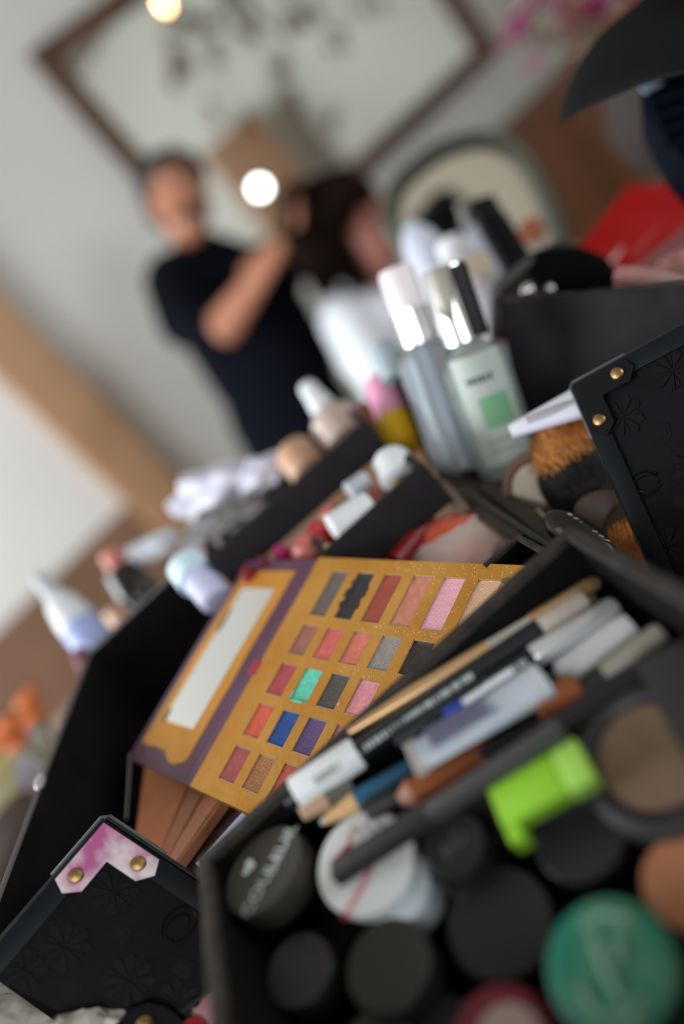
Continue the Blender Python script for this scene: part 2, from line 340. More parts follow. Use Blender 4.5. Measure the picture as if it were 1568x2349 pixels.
for sx in (-1, 1):
    b = len(TR); TR += [(hp + V((sx*.08, 0, -.10)), .10), (V((hp.x-.06+sx*.10, hp.y+.08, .42)), .075), (V((hp.x-.08+sx*.12, hp.y+.12, .12)), .06)]; TE += [(0, b), (b, b+1), (b+1, b+2)]
skin('trousers', TR, TE, mat('dark_trousers', (0.01, 0.012, 0.02), 0.9), man, .01)
for sx in (-1, 1):
    MB().ball((hp.x-.08+sx*.12, hp.y+.05, .05), .05, sc=(1, 2.6, .9)).done('shoe', SATINB, man)
upv = (crown-jaw).normalized(); fwd = (Pm(440, 470, 2.26) - headc); fwd = (fwd - upv*fwd.dot(upv)).normalized(); Hf = frame(headc, upv, fwd)   # x = face direction
HAIRB = mat('black_hair', (0.008, 0.010, 0.014), 0.6, bump=0.6, bscale=300)
MB().ball((-.016, 0, .082), .104, sc=(1.02, .98, .70), namp=.10, nfreq=3).ball((-.045, 0, .025), .090, sc=(.8, 1.02, 1.0), namp=.1, nfreq=3).done('hair', HAIRB, man, Hf)
MB().ball((.095, 0, -.018), .014, sc=(1.1, .8, 1.7)).done('nose', SKIN1, man, Hf)
for sy in (-1, 1):
    MB().ball((0, sy*.080, -.01), .026, sc=(.6, .3, 1.2)).done('ear', SKIN1, man, Hf)
    e = MB().ball((.080, sy*.032, .016), .010, sc=(1, 1.2, .6)).done('eye', mat('eye_white', (.35, .30, .28), .4), man, Hf); MB().ball((.0875, sy*.032, .015), .005).done('iris', GLOSSB, e)
    MB().ball((.080, sy*.033, .038), .018, sc=(.4, 1, .25)).done('eyebrow', HAIRB, man, Hf)
MB().ball((.088, 0, -.055), .018, sc=(.4, 1.2, .3)).done('mouth', mat('lips', (.32, .10, .08), .4), man, Hf)
BEARD = mat('stubble', (0.10, 0.05, 0.035), 0.8)
MB().ball((.035, 0, -.085), .055, sc=(1.0, 1.02, .5)).done('beard', BEARD, man, Hf)
# --- woman sitting with bowed head
wh = P(905, 900, 2.3); MO = V((wh.x, wh.y, 0))
wom = thing('person', 'seated woman in a white top with dark shoulder length hair and bowed head', 'person', T(*MO))
hp = Pm(960, 1000, 2.35) + V((.09, -.05, 0)); hp.z = .52
chest = Pm(885, 765, 2.22); mid = chest.lerp(hp, .45); neckb = Pm(860, 665, 2.20); neck = Pm(858, 630, 2.17); jaw = Pm(868, 585, 2.10); headc = Pm(812, 515, 2.12); crown = Pm(768, 440, 2.15)
shR = Pm(802, 735, 2.2); shL = Pm(985, 615, 2.3)
knee = [V((hp.x-.11, hp.y-.40, .50)), V((hp.x+.11, hp.y-.40, .50))]
elR = Pm(900, 905, 2.05); elL = Pm(1085, 790, 2.2); wrR = knee[0] + V((.05, .12, .09)); wrL = knee[1] + V((-.03, .12, .09))
N = [(hp, (.14, .11)), (mid, (.115, .085)), (chest, (.125, .09)), (neckb, (.052, .05)), (neck, (.048, .048)), (jaw, (.05, .058)), (headc, (.070, .085)), (crown, (.055, .06)),
     (shR, .058), (elR, .040), (wrR, .024), (shL, .058), (elL, .040), (wrL, .024)]
Ed = [(0, 1), (1, 2), (2, 3), (3, 4), (4, 5), (5, 6), (6, 7), (2, 8), (8, 9), (9, 10), (2, 11), (11, 12), (12, 13)]
hand_nodes(N, Ed, 10, wrR, wrR + V((.02, -.1, -.02)), -1, UP, .9); hand_nodes(N, Ed, 13, wrL, wrL + V((-.02, -.1, -.02)), -1, UP, .9)
for k, sx in enumerate((-1, 1)):
    b = len(N); N += [(hp + V((sx*.09, -.08, 0)), .085), (knee[k], .058), (V((knee[k].x, knee[k].y+.03, .09)), .038), (V((knee[k].x, knee[k].y-.09, .03)), (.036, .026))]
    Ed += [(0, b), (b, b+1), (b+1, b+2), (b+2, b+3)]
skin('body', N, Ed, SKIN2, wom)
WTOP = mat('white_top', (0.78, 0.80, 0.86), 0.8, bump=0.3, bscale=40)
skin('top', [(hp, (.155, .125)), (mid, (.135, .105)), (chest, (.150, .110)), (neckb.lerp(chest, .35), (.075, .065)), (shR, .078), (shR.lerp(elR, .5), .070), (elR, .058), (shL, .078), (shL.lerp(elL, .5), .068), (elL, .058)],
     [(0, 1), (1, 2), (2, 3), (2, 4), (4, 5), (5, 6), (2, 7), (7, 8), (8, 9)], WTOP, wom, .009)
TR = [(hp, (.17, .13))]; TE = []
for k, sx in enumerate((-1, 1)):
    b = len(TR); TR += [(hp + V((sx*.09, -.08, 0)), .095), (knee[k], .068), (V((knee[k].x, knee[k].y+.03, .14)), .05)]; TE += [(0, b), (b, b+1), (b+1, b+2)]
skin('trousers', TR, TE, mat('pale_trousers', (0.5, 0.48, 0.45), 0.9), wom, .01)
upv = (crown-jaw).normalized(); fwd = (Pm(890, 520, 2.05) - headc); fwd = (fwd - upv*fwd.dot(upv)).normalized(); Hf = frame(headc, upv, fwd)
HAIR2 = mat('dark_brown_hair', (0.006, 0.003, 0.002), 0.7, bump=0.8, bscale=200, col2=(0.028, 0.015, 0.009), scale=14, thr=(.55, .85), spec=.05)
hb = MB().ball((-.030, 0, .050), .125, sc=(1.0, 1.05, .90), namp=.15, nfreq=3).ball((-.05, .02, -.03), .10, sc=(.85, 1.0, 1.2), namp=.2, nfreq=3)
H0 = Hf.inverted()
for k in range(44):
    a = random.uniform(-1, 1); p0 = Pm(735+60*a+random.uniform(-20, 20), 450+random.uniform(-30, 40), 2.12+random.uniform(-.09, .03))
    p1 = Pm(722+50*a+random.uniform(-15, 15), 560+random.uniform(-20, 20), 2.08+random.uniform(-.07, .05)); p2 = Pm(765+45*a, 655+random.uniform(-35, 20)-a*10, 2.08+random.uniform(-.06, .05))
    hb.tube([H0 @ p0, H0 @ p1, H0 @ p2], [.030, .027, .008], 8)
hb.done('hair', HAIR2, wom, Hf)
MB().ball((.088, 0, -.018), .012, sc=(1.1, .8, 1.6)).done('nose', SKIN2, wom, Hf)
for sy in (-1, 1):
    MB().ball((0, sy*.074, -.01), .022, sc=(.6, .3, 1.2)).done('ear', SKIN2, wom, Hf)
    e = MB().ball((.074, sy*.030, .015), .011).done('eye', WHITEP, wom, Hf); MB().ball((.082, sy*.030, .015), .0055).done('iris', GLOSSB, e)
    MB().ball((.076, sy*.031, .034), .016, sc=(.4, 1, .22)).done('eyebrow', HAIR2, wom, Hf)
MB().ball((.080, 0, -.05), .016, sc=(.4, 1.2, .35)).done('mouth', mat('lips', (.32, .10, .08), .4), wom, Hf)
# her stool
so = MO + hp; t = thing('stool', 'round padded stool the woman in white sits on', 'stool', T(so.x, so.y, 0))
MB().lathe([(0, .37), (.16, .37), (.17, .39), (.155, .408), (0, .41)], 28, sx=1, sy=1).done('seat', LEATHER, t)
for k in range(4):
    a = PI/4 + k*PI/2; MB().tube([(.11*math.cos(a), .11*math.sin(a), .37), (.16*math.cos(a), .16*math.sin(a), 0)], .014).done('leg', IRON, t)
# ================================================ THE MAKEUP CASE
case = thing('makeup_case', 'large open black makeup case with felt lined trays standing on the table', 'case', T(0, 0.36, TZ))
CI = T(0, -0.36, -TZ)                       # lets parts be given in world coordinates
def cpart(name, mb, m, parent=case, **k):
    return mb.done(name, m, parent, CI if parent is case else None, **k)
# left rear body: left wall, back wall, floor
q0 = PZ(-40, 2185, 1.05); q1 = PZ(212, 1492, 1.05); q2 = PZ(432, 1290, 1.05); dz = V((0, 0, -.155))
cpart('left_wall', MB().slab([q0, q1, q1+dz, q0+dz], .007), FELT, smooth=False)
cpart('wall_rim', MB().tube([q0+V((-.002, 0, .0005)), q1+V((-.002, 0, .0005)), q2+V((0, .002, .0005))], .0016, 8), mat('clear_rim_piping', (.10, .09, .09), .25, coat=.3))
cpart('back_wall', MB().slab([q1, q2, q2+dz*.35, q1+dz*.35], .007), FELT, smooth=False)
cpart('back_wall', MB().slab([q1+dz*.35, q2+dz*.35, q2+dz, q1+dz], .007), FELT, smooth=False)
cpart('case_floor', MB().box((-.24, .10, TZ), (.16, .66, TZ+.012), bev=.002), FELT, smooth=False)
# ---- front tray
A = P(1310, 1242, .335); B = P(470, 1962, .335); RZ = (A.z+B.z)/2; A.z = B.z = RZ
xR = A.x; xL = B.x; yF = (A.y+B.y)/2; yN = .115; FZ = .960; SHZ = 1.0005; wt = .0045
ft = thing('tray_tmp', 'x', 'x'); bpy.data.objects.remove(ft)
tr = cpart('front_tray', MB().box((xL, yN, FZ-.004), (xR, yF-.044, FZ), bev=.001).box((xL, yF-.044, SHZ-.003), (xR, yF, SHZ)).box((xL, yF-.048, FZ), (xR, yF-.044, SHZ)), FELT, smooth=False)
def sub(name, mb, m, parent, **k): return mb.done(name, m, parent, **k)
sub('tray_wall', MB().box((xL-wt, yF, SHZ-.003), (xR+wt, yF+wt, RZ-.002)), FELT, tr, smooth=False)
sub('tray_wall', MB().box((xL-wt, yN-wt, FZ-.004), (xR+wt, yN, RZ-.002)), FELT, tr, smooth=False)
for x0, x1 in ((xL-wt, xL), (xR, xR+wt)):
    sub('tray_wall', MB().box((x0, yF-.048, SHZ-.003), (x1, yF, RZ-.002)).box((x0, yN, FZ-.004), (x1, yF-.048, RZ-.002)), FELT, tr, smooth=False)
rb = MB()
rb.box((xL-wt-.0006, yF-.0006, RZ-.003), (xR+wt+.0006, yF+wt+.0006, RZ+.0012), bev=.0009).box((xL-wt-.0006, yN-wt, RZ-.003), (xR+wt+.0006, yN+.0006, RZ+.0012), bev=.0009)
rb.box((xL-wt-.0006, yN, RZ-.003), (xL+.0006, yF, RZ+.0012), bev=.0009).box((xR-.0006, yN, RZ-.003), (xR+wt+.0006, yF, RZ+.0012), bev=.0009)
sub('tray_rim', rb, FELTG, tr)
# short partition between pencils and pots, right half
d0 = PY(1010, 1845, .050); d1 = PY(1600, 1475, .062)
sub('divider', MB().slab([d0, d1, d1 - V((0, 0, .012)), d0 - V((0, 0, .026))], .003), SATINB, tr, smooth=False)
# ---- narrow stepped trays behind the palette
def step_tray(TL, TR_, h, depthback, nm):
    TL = V(TL); TR_ = V(TR_); z = (TL.z+TR_.z)/2; TL.z = TR_.z = z
    e = (TR_-TL).normalized(); n = V((-e.y, e.x, 0)); L = (TR_-TL).length
    F_ = frame_xy(TL, e, n)
    o = MB().box((0, 0, -h), (L, .004, 0), bev=.0008).box((0, depthback, -h), (L, depthback+.004, -h+.004)).box((0, .004, -h), (.004, depthback*.5, 0)).box((L-.004, .004, -h), (L, depthback*.5, 0)).box((0, 0, -h-.003), (L, depthback+.004, -h))
    o = o.done(nm, mat('charcoal_felt', (0.018, 0.016, 0.018), 0.85, var=.2, scale=40, spec=.2), case, CI @ F_, smooth=False)
    return F_, L
F1, L1 = step_tray(P(463, 1276, .575), P(850, 974, .575), .022, .105, 'stepped_tray')
F2, L2 = step_tray(P(732, 1272, .50), P(972, 1064, .50), .027, .070, 'stepped_tray')
# ---- leaning bottle compartment on the right
cw = MB().slab([P(1140, 692, .585), P(1600, 650, .455), P(1680, 1000, .455), P(1225, 1095, .58)], .006)
cpart('bottle_bay_wall', cw, mat('dusty_felt', (0.017, 0.014, 0.016), 0.9, var=.5, scale=22, bump=.4, bscale=700, spec=.2), smooth=False)
cpart('bay_rim', MB().tube([P(1138, 688, .586), P(1330, 676, .53), P(1605, 645, .456)], .0022, 10), FELTG)
cpart('bottle_bay_wall', MB().slab([P(886, 796, .60), P(1002, 1075, .585), P(1036, 1050, .66), P(920, 800, .67)], .004), FELT, smooth=False)
cpart('bottle_bay_floor', MB().slab([P(1000, 1072, .59), P(1290, 1108, .50), P(1300, 1040, .60), P(1060, 1040, .70)], .004), FELT, smooth=False)
cpart('bottle_bay_wall', MB().slab([P(1000, 1070, .588), P(1170, 1105, .55), P(1360, 1330, .40), P(1240, 1268, .41), P(1010, 1110, .56)], .004), mat('brown_grey_felt', (.045, .035, .032), .85, var=.3, scale=40), smooth=False)
# hinge arms
ARM = mat('worn_hinge_arm', (0.22, 0.16, 0.12), 0.5, metal=.3, var=.3, scale=80)
ARMD = mat('dark_hinge_arm', (0.02, 0.03, 0.026), 0.35, metal=.4)
def bar(p0, p1, wd, th, nm, m, parent=case, roundend=True):
    p0 = V(p0); p1 = V(p1); e = p1-p0; L = e.length; F_ = frame_xy(p0, e, UP.cross(e)); 
    o = MB().box((0, -wd/2, -th/2), (L, wd/2, th/2), bev=min(wd, th)*.3)
    return o.done(nm, m, parent, (CI @ F_) if parent is case else F_)
bar(P(1012, 1112, .535), P(1068, 1176, .50), .008, .006, 'hinge_arm', ARM)
bar(P(1070, 1158, .52), P(1340, 1340, .385), .0085, .003, 'hinge_arm', ARM)
bar(P(1080, 1135, .52), P(1330, 1302, .39), .004, .003, 'hinge_arm', ARMD)
bar(P(1110, 1110, .54), P(1370, 1305, .40), .009, .003, 'hinge_arm', mat('brown_hinge_arm', (.05, .034, .028), .5, metal=.3))
bar(P(1232, 1170, .47), P(1330, 1262, .40), .003, .003, 'hinge_arm', ARM)
# small felt cell whose corner shows beside the palette
s0 = P(1190, 1234, .40); sx_ = V((1, -.05, 0)).normalized(); sF = frame_xy(s0, V((-.6, -.5, -.32)), V((.55, -.8, .0)))
s1 = P(1112, 1300, .40); s2 = P(1310, 1300, .365)
cpart('felt_cell', MB().slab([s0, s1, s1+V((0, 0, -.05)), s0+V((0, 0, -.05))], .003).slab([s0, s2, s2+V((0, 0, -.05)), s0+V((0, 0, -.05))], .003), FELT, smooth=False)
cpart('felt_cell', MB().tube([s1, s0, s2], .0018, 8), FELTG)
# ---- embossed leather panels with clear corner pieces
def flower(mb, F_, r):
    for k in range(4):
        a = PI/4 + k*PI/2
        for da in (-.32, .32):
            L_ = r; b0 = a+da
            pts = [(0, 0)] + [(math.cos(b0+t_*.26)*L_*q, math.sin(b0+t_*.26)*L_*q) for t_, q in ((-1, .5), (-.9, .9), (0, 1.05), (.9, .9), (1, .5))]
            mb.prism(pts, 0, .0005, F_)
        mb.prism([(math.cos(k*PI/2)*r*.12, math.sin(k*PI/2)*r*.12), (math.cos(k*PI/2-.12)*r*.7, math.sin(k*PI/2-.12)*r*.7), (math.cos(k*PI/2)*r*.85, math.sin(k*PI/2)*r*.85), (math.cos(k*PI/2+.12)*r*.7, math.sin(k*PI/2+.12)*r*.7)], 0, .0003, F_)
def ringtube(mb, F_, r, t_, a0=0, a1=2*PI, sy=1.0):
    n = 22; mb.tube([(r*math.cos(a0+(a1-a0)*i/n), r*sy*math.sin(a0+(a1-a0)*i/n), .0001) for i in range(n+1)], t_, 6, F_)
def diamond(mb, F_, r):
    for s_ in (1, .55): mb.prism([(-r*s_, -r*s_), (r*s_, -r*s_), (r*s_, r*s_), (-r*s_, r*s_)], 0, .0002 if s_ == 1 else .0004, F_)
def panel(O, X, Y, LX, LY, th, pearl, marks, c3=None):
    Fp = frame_xy(O, X, Y)
    if (CAM-O).dot(Fp.col[2].xyz) < 0: Fp = Fp @ Matrix.Rotation(0, 4, 'X'); flip = -1
    else: flip = 1
    ca = V(X).normalized().dot(V(Y).normalized()); SHR = Matrix.Identity(4); SHR[0][1] = ca/math.sqrt(1-ca*ca)
    S = SHR @ Matrix.Diagonal((1, 1, flip, 1)); e = .0095
    c3 = c3 or (LX, LY)
    pn = MB().prism([(0, 0), (LX, 0), c3, (0, LY)], -th, 0, S).done('leather_panel', LEATHER, case, CI @ Fp, smooth=False)
    bb = MB().box((0, 0, .0001), (LX, e, .0014), S, bev=.0004).box((0, e, .0001), (e, LY, .0014), S, bev=.0004); bb.done('edge_binding', mat('glossy_edge_binding', (.004, .006, .008), .45, spec=.15), pn)
    for k in range(4): MB().tube([(0, -.001, -.001-.0024*k), (LX, -.001, -.001-.0024*k)], .0009, 6, S).done('piping', mat('ribbed_piping', (.007, .010, .011), .35, spec=.25), pn)
    MB().tube([(-.001, 0, -.001), (-.001, LY, -.001)], .0011, 6, S).done('piping', mat('ribbed_piping', (.007, .010, .011), .35, spec=.25), pn)
    pb_ = MB()
    for k in range(4): pb_.tube([(0, LY+.0004*k, -.0024*k), (*c3, -.0024*k)], .0012, 6, S)
    pb_.done('piping', mat('ribbed_piping', (.007, .010, .011), .35, spec=.25), pn)
    for kind, x, y, r in marks:
        Fm = S @ T(x, y, 0); m_ = MB()
        if kind == 'f': flower(m_, Fm @ Matrix.Rotation(.12, 4, 'Z'), r)
        elif kind == 'd': diamond(m_, Fm @ Matrix.Rotation(.15, 4, 'Z'), r)
        else:
            ringtube(m_, Fm, r, .0007, .5, 2*PI-.3, .72); ringtube(m_, Fm @ T(r*.15, 0, 0), r*.72, .0006, PI*.6, 2*PI+.6, .62)
        m_.done({'f': 'embossed_flower', 'd': 'embossed_diamond', 'c': 'embossed_ring'}[kind], LEATHD, pn, smooth=False)
    a = .031; b = .0135
    z0, z1 = (.0014, .0024)
    PC = mat('pearl_corner_plate', (.50, .12, .32), .18, coat=.6, col2=(.85, .80, .82), scale=45, thr=(.42, .62), metal=.35) if pearl else mat('dark_corner_plate', (.006, .006, .008), .35, spec=.12)
    MB().prism([(.001, .001), (a, .001), (a+.003, b*.55), (a-.002, b), (b, b)], z0, z1, S).done('corner_plate', PC, pn)
    MB().prism([(.001, .001), (b, b), (b, a-.002), (b*.55, a+.003), (.001, a)], z0, z1, S).done('corner_plate', PC, pn)
    MB().tube([(-.0015, a, -.002), (-.0015, .0, -.002), (0, -.0015, -.002), (a, -.0015, -.002)], .0016, 8, S).done('clear_corner', mat('clear_corner_plastic', (.30, .33, .33), .06, coat=.6, trans=.75), pn)
    for x, y in ((a-.006, b*.52), (b*.52, a-.006)):
        MB().lathe([(0.0032, 0), (.0034, .0006), (.0028, .0016), (.0012, .0021), (0, .0022)], 18, S @ T(x, y, z1)).done('rivet', BRASS, pn)
    return Fp, S, pn
C1 = P(240, 1880, .385); C2 = P(-53, 2222, .362); C4 = P(637, 2145, .368)
W_ = (C2-C1).length; _c = (C2-C1).normalized().dot((C4-C1).normalized()); H_ = (C4-C1).length*math.sqrt(1-_c*_c)
def onp(px, py, Fp, O):   # pixel to panel coordinates
    n = Fp.col[2].xyz; r = FW + CX*((px-784)/FPX) - CY*((py-1174)/FPX); q = CAM + r*((O-CAM).dot(n)/r.dot(n)) - O
    return q.dot(Fp.col[0].xyz) - q.dot(Fp.col[1].xyz)*SK, q.dot(Fp.col[1].xyz)
Fp = frame_xy(C1, C2-C1, C4-C1)
SK = _c/math.sqrt(1-_c*_c)
mk = [('f', 262, 2045, .0105), ('f', 150, 2172, .0105), ('f', 295, 2248, .0105), ('f', 405, 2300, .009), ('d', 278, 2143, .0035), ('d', 420, 2220, .0035), ('d', 165, 2268, .0035), ('c', 410, 2120, .0085), ('f', 60, 2225, .009)]
marks = [(k, *onp(x, y, Fp, C1), r) for k, x, y, r in mk]
FP1, S1, pn1 = panel(C1, C2-C1, C4-C1, W_, H_, .010, True, marks, onp(305, 2408, Fp, C1))
SK = _c/math.sqrt(1-_c*_c); Hl, Hm = onp(440, 2345, FP1, C1)
lt = [onp(x, y, FP1, C1) for x, y in ((268, 2349), (300, 2312), (345, 2296), (385, 2306), (425, 2340), (380, 2420), (250, 2420))]
LT = MB().prism(lt, 0.0016, .004, S1)
LT.done('strap_tab', LEATHER, pn1)
tx, ty = onp(338, 2345, FP1, C1); MB().lathe([(.0034, 0), (.0036, .001), (.002, .0022), (0, .0024)], 18, S1 @ T(tx, ty, .004)).done('rivet', BRASS, pn1)
D1 = P(1312, 884, .445); D2 = P(1600, 728, .40); D4 = P(1530, 1385, .40)
Fq = frame_xy(D1, D2-D1, D4-D1); _d = (D2-D1).normalized().dot((D4-D1).normalized()); SK = _d/math.sqrt(1-_d*_d)
mk = [('f', 1545, 850, .0105), ('f', 1430, 955, .0105), ('d', 1520, 990, .0035), ('c', 1475, 1110, .0085), ('f', 1530, 1255, .0105), ('d', 1560, 1150, .0035), ('f', 1590, 1060, .0105)]
marks = [(k, *onp(x, y, Fq, D1), r) for k, x, y, r in mk]
panel(D1, D2-D1, D4-D1, (D2-D1).length+.05, (D4-D1).length*math.sqrt(1-_d*_d), .012, False, marks)
# ================================================ THE GOLD PALETTE
PS = .0216
po = CAM + (V((-0.0240163, 0.41723389, -0.15630349)))*1.08
pxd = V((0.4837554, -0.86168958, -0.153205)); pyd = V((-0.87301179, -0.46271341, -0.15409967))
PF = frame_xy(po, pxd, pyd) @ Matrix.Rotation(PI, 4, 'X')      # z up out of the pans; local y = -rows
pal = thing('eyeshadow_palette', 'open gold eyeshadow palette with rows of coloured pans and a mirror in its lid', 'makeup palette', PF)
GOLD = mat('worn_gold_foil', (0.62, 0.27, 0.040), 0.36, metal=.55, col2=(0.74, 0.38, 0.085), scale=22, thr=(.35, .7), bump=.35, bscale=260)
PURP = mat('plum_card', (0.115, 0.045, 0.085), 0.4, var=.12, scale=40)
def L(x, y, z=0): return (x*PS, -y*PS, z)
gx0, gx1, gy0, gy1 = -.885, 6.10, -.40, 6.31
rows = [(0, 1.364, 0), (1.637, .86, 0), (2.761, .86, 0), (3.892, .86, 0), (5.025, .86, 0)]; pw = .655
ncol = [6, 6, 6, 6, 6]
# base plate: a grid of gold strips leaves real wells for the pans
gb = MB(); zt = 0.0; zb = -.0022
ys = [gy0]; 
for (y, h, _) in rows: ys += [y, y+h]
ys.append(gy1)
for i in range(0, len(ys), 2): gb.box((gx0*PS, -ys[i+1]*PS, zb), (gx1*PS, -ys[i]*PS, zt))
for (y, h, _) in rows:
    xs = [gx0] + sum([[c, c+pw] for c in range(6)], []) + [gx1]
    for i in range(0, len(xs), 2): gb.box((xs[i]*PS, -(y+h)*PS, zb), (xs[i+1]*PS, -y*PS, zt))
bmesh.ops.remove_doubles(gb.bm, verts=gb.bm.verts, dist=1e-6)
base = gb.done('gold_plate', GOLD, pal, smooth=False)
MB().box((gx0*PS, -gy1*PS, -.010), (gx1*PS, -gy0*PS, -.0024), bev=.0008).done('base_box', GOLD, pal)
COLS = [
 [(.125,.095,.085), (.022,.019,.018), (.30,.055,.035), (.52,.185,.12), (.80,.35,.42), (.70,.36,.22)],
 [(.30,.11,.075), (.58,.11,.085), (.58,.15,.105), (.27,.23,.21), (.035,.024,.020), (.30,.2,.16)],
 [(.38,.055,.065), (.12,.56,.40), (.075,.070,.055), (.70,.27,.30), (.12,.12,.13), (.4,.2,.15)],
 [(.60,.09,.05), (.012,.06,.24), (.11,.060,.17), (.46,.20,.15), (.3,.1,.1), (.2,.1,.05)],
 [(.34,.075,.07), (.34,.14,.055), (.60,.11,.08), (.5,.3,.2), (.2,.1,.1), (.3,.2,.2)]]
SH = {(0,5): .8, (1,3): .6, (1,4): .9, (2,2): .6, (3,2): .6, (4,1): 1.0, (0,4): .3}
NM = ['taupe grey', 'charcoal smudged', 'brick red', 'rose bronze', 'candy pink', 'champagne shimmer', 'brown rose', 'coral red', 'coral peach', 'silver grey', 'black glitter', 'shadow', 'raspberry', 'mint green', 'olive grey', 'pale pink', 'grey', 'brown', 'vermilion', 'royal blue', 'violet', 'dusty rose', 'wine', 'brown', 'old rose', 'copper shimmer', 'salmon', 'peach', 'brown', 'rose']
METALRIM = mat('tin_pan', (.6, .6, .6), .25, metal=1)
for r_, (y, h, _) in enumerate(rows):
    for c in range(6):
        col = COLS[r_][c]; sh = SH.get((r_, c), 0)
        k = random.uniform(.9, 1.1)
        m_ = mat('powder_%s' % NM[r_*6+c].replace(' ', '_') + str(r_*6+c), col, .62 if not sh else .5, metal=sh*.35, col2=[min(1, v*(1.35+sh*1.6)+.02*sh) for v in col], scale=(260 if not sh else 2600), thr=(.4, .8) if not sh else (.48, .75), bump=.5, bscale=1500)
        e = .004; dz_ = -.0008
        t0 = MB().box((( c+e)*PS, -(y+h-e)*PS, -.0024), ((c+pw-e)*PS, -(y+e)*PS, -.0020)).done('pan', METALRIM, pal, smooth=False)
        for lo, hi in (((c+e, y+e), (c+e+.02, y+h-e)), ((c+pw-e-.02, y+e), (c+pw-e, y+h-e)), ((c+e, y+e), (c+pw-e, y+e+.02)), ((c+e, y+h-e-.02), (c+pw-e, y+h-e))): pass
        rim = MB(); a_ = .016
        for lo, hi in (((c+e, y+e), (c+e+a_, y+h-e)), ((c+pw-e-a_, y+e), (c+pw-e, y+h-e)), ((c+e+a_, y+e), (c+pw-e-a_, y+e+a_)), ((c+e+a_, y+h-e-a_), (c+pw-e-a_, y+h-e))):
            rim.box((lo[0]*PS, -hi[1]*PS, -.002), (hi[0]*PS, -lo[1]*PS, -.0003))
        rim.done('pan_rim', METALRIM, t0, smooth=False)
        # powder with a slightly dished, uneven surface
        pb = bmesh.new(); nx, ny = 8, 14; gr = []
        x0, x1 = (c+e+a_)*PS, (c+pw-e-a_)*PS; y0, y1 = -(y+h-e-a_)*PS, -(y+e+a_)*PS
        for j in range(ny+1):
            gr.append([pb.verts.new((x0+(x1-x0)*i/nx, y0+(y1-y0)*j/ny, dz_ - .0004*math.sin(PI*i/nx)*math.sin(PI*j/ny) + .00022*noise.noise(V((i*.5+c*7, j*.4+r_*5, 0))))) for i in range(nx+1)])
        for j in range(ny):
            for i in range(nx): pb.faces.new((gr[j][i], gr[j][i+1], gr[j+1][i+1], gr[j+1][i]))
        x_ = MB(); x_.bm = pb; x_.done('powder', m_, t0, label=NM[r_*6+c]+' powder')
# smudges of powder beside some wells: flat irregular crusts lying on the gold
def smudge(x, y, rx, ry, m_, seed, n=26):
    pts = []
    for k in range(n):
        a = 2*PI*k/n; q = 1+.38*noise.noise(V((math.cos(a)*2.5, math.sin(a)*2.5, seed))); pts.append(((x+rx*math.cos(a)*q)*PS, -(y+ry*math.sin(a)*q)*PS))
    MB().prism(pts, .00001, .00014).done('powder_smudge', m_, pal, smooth=False)
BLK = MC['powder_charcoal_smudged1']
for x, y, rx, ry in ((.985, .62, .06, .13), (.99, .95, .045, .10), (1.665, .55, .05, .18), (1.67, .95, .035, .10), (.99, .3, .025, .08)): smudge(x, y, rx, ry, BLK, x+y)
for x, y, rx, ry in ((1.3, 3.63, .22, .035), (1.01, 3.5, .02, .10)): smudge(x, y, rx, ry, MC['powder_mint_green13'], x)
smudge(2.72, 3.45, .035, .05, MC['powder_pale_pink15'], 3); smudge(5.75, .0, .10, .08, mat('grey_smudge', (.16, .10, .06), .6), 5)
gs = MB()
for k in range(260):
    x = random.uniform(2.2, 6.0); y = random.choice([random.uniform(-.35, -.05), random.uniform(1.4, 1.6), random.uniform(2.55, 2.72), random.uniform(-.3, 1.5)]); 
    if y > 0 and y < 1.36: x = random.choice([2.83, 3.83, 4.83, 5.83]) + random.uniform(-.14, .14)
    s_ = random.uniform(.004, .012)*PS; gs.box((x*PS-s_, -y*PS-s_, .00002), (x*PS+s_, -y*PS+s_, .00016))
gs.done('spilled_glitter', mat('glitter', (.95, .8, .6), .25, metal=.6), pal, smooth=False, kind='stuff')
# spine strip and lid (the lid lies open to the left, tipped a little down)
MB().box((-1.20*PS, -gy1*PS, -.004), (gx0*PS, -gy0*PS, -.0012), bev=.0006).done('spine', PURP, pal)
LF = T(-1.17*PS, 0, -.002) @ Matrix.Rotation(R(-4), 4, 'Y')      # lid frame hinged on the spine
lid = MB().box((-3.75*PS, -gy1*PS, -.003), (0, -gy0*PS, 0), bev=.0008).done('lid', PURP, pal, LF)
lg = MB(); X0, X1, Y0, Y1 = -3.42, -.62, .0, 5.75
pts = [(X0, Y0), (X1, Y0)]
n = 22
for k in range(n+1): t_ = k/n; pts.append((X1 + .07*noise.noise(V((t_*9, 0, 3)))*(t_ > .55), Y0+(Y1-Y0)*t_))
for k in range(1, n): t_ = k/n; pts.append((X1+(X0-X1)*t_, Y1 + .25*math.sin(PI*min(1, t_*2.2))*(t_ < .45) + .06*noise.noise(V((t_*11, 5, 0)))))
pts.append((X0, Y1))
lg.prism([(x*PS, -y*PS) for x, y in pts], .0001, .0004).done('gold_border', mat('lid_gold', (.66, .28, .030), .42, metal=.35, var=.1, scale=40), lid, smooth=False)
MB().prism([(x*PS, -y*PS) for x, y in [(-2.95, .62), (-1.12, .62), (-1.12, 5.0), (-2.95, 5.0)]], .0004, .0007).done('lid_mirror', mat('lid_mirror', (.86, .87, .85), .12, metal=1), lid, smooth=False)
for x, y, rx, ry in ((-2.9, 1.75, .10, .45), (-2.9, 4.85, .09, .22)):
    pts = [((x+rx*math.cos(a)*(1+.2*math.sin(3*a)))*PS, -(y+ry*math.sin(a))*PS) for a in [2*PI*k/20 for k in range(20)]]
    MB().prism(pts, .0007, .0008).done('mirror_stain', mat('dark_green_stain', (.06, .085, .07), .5), lid, smooth=False)
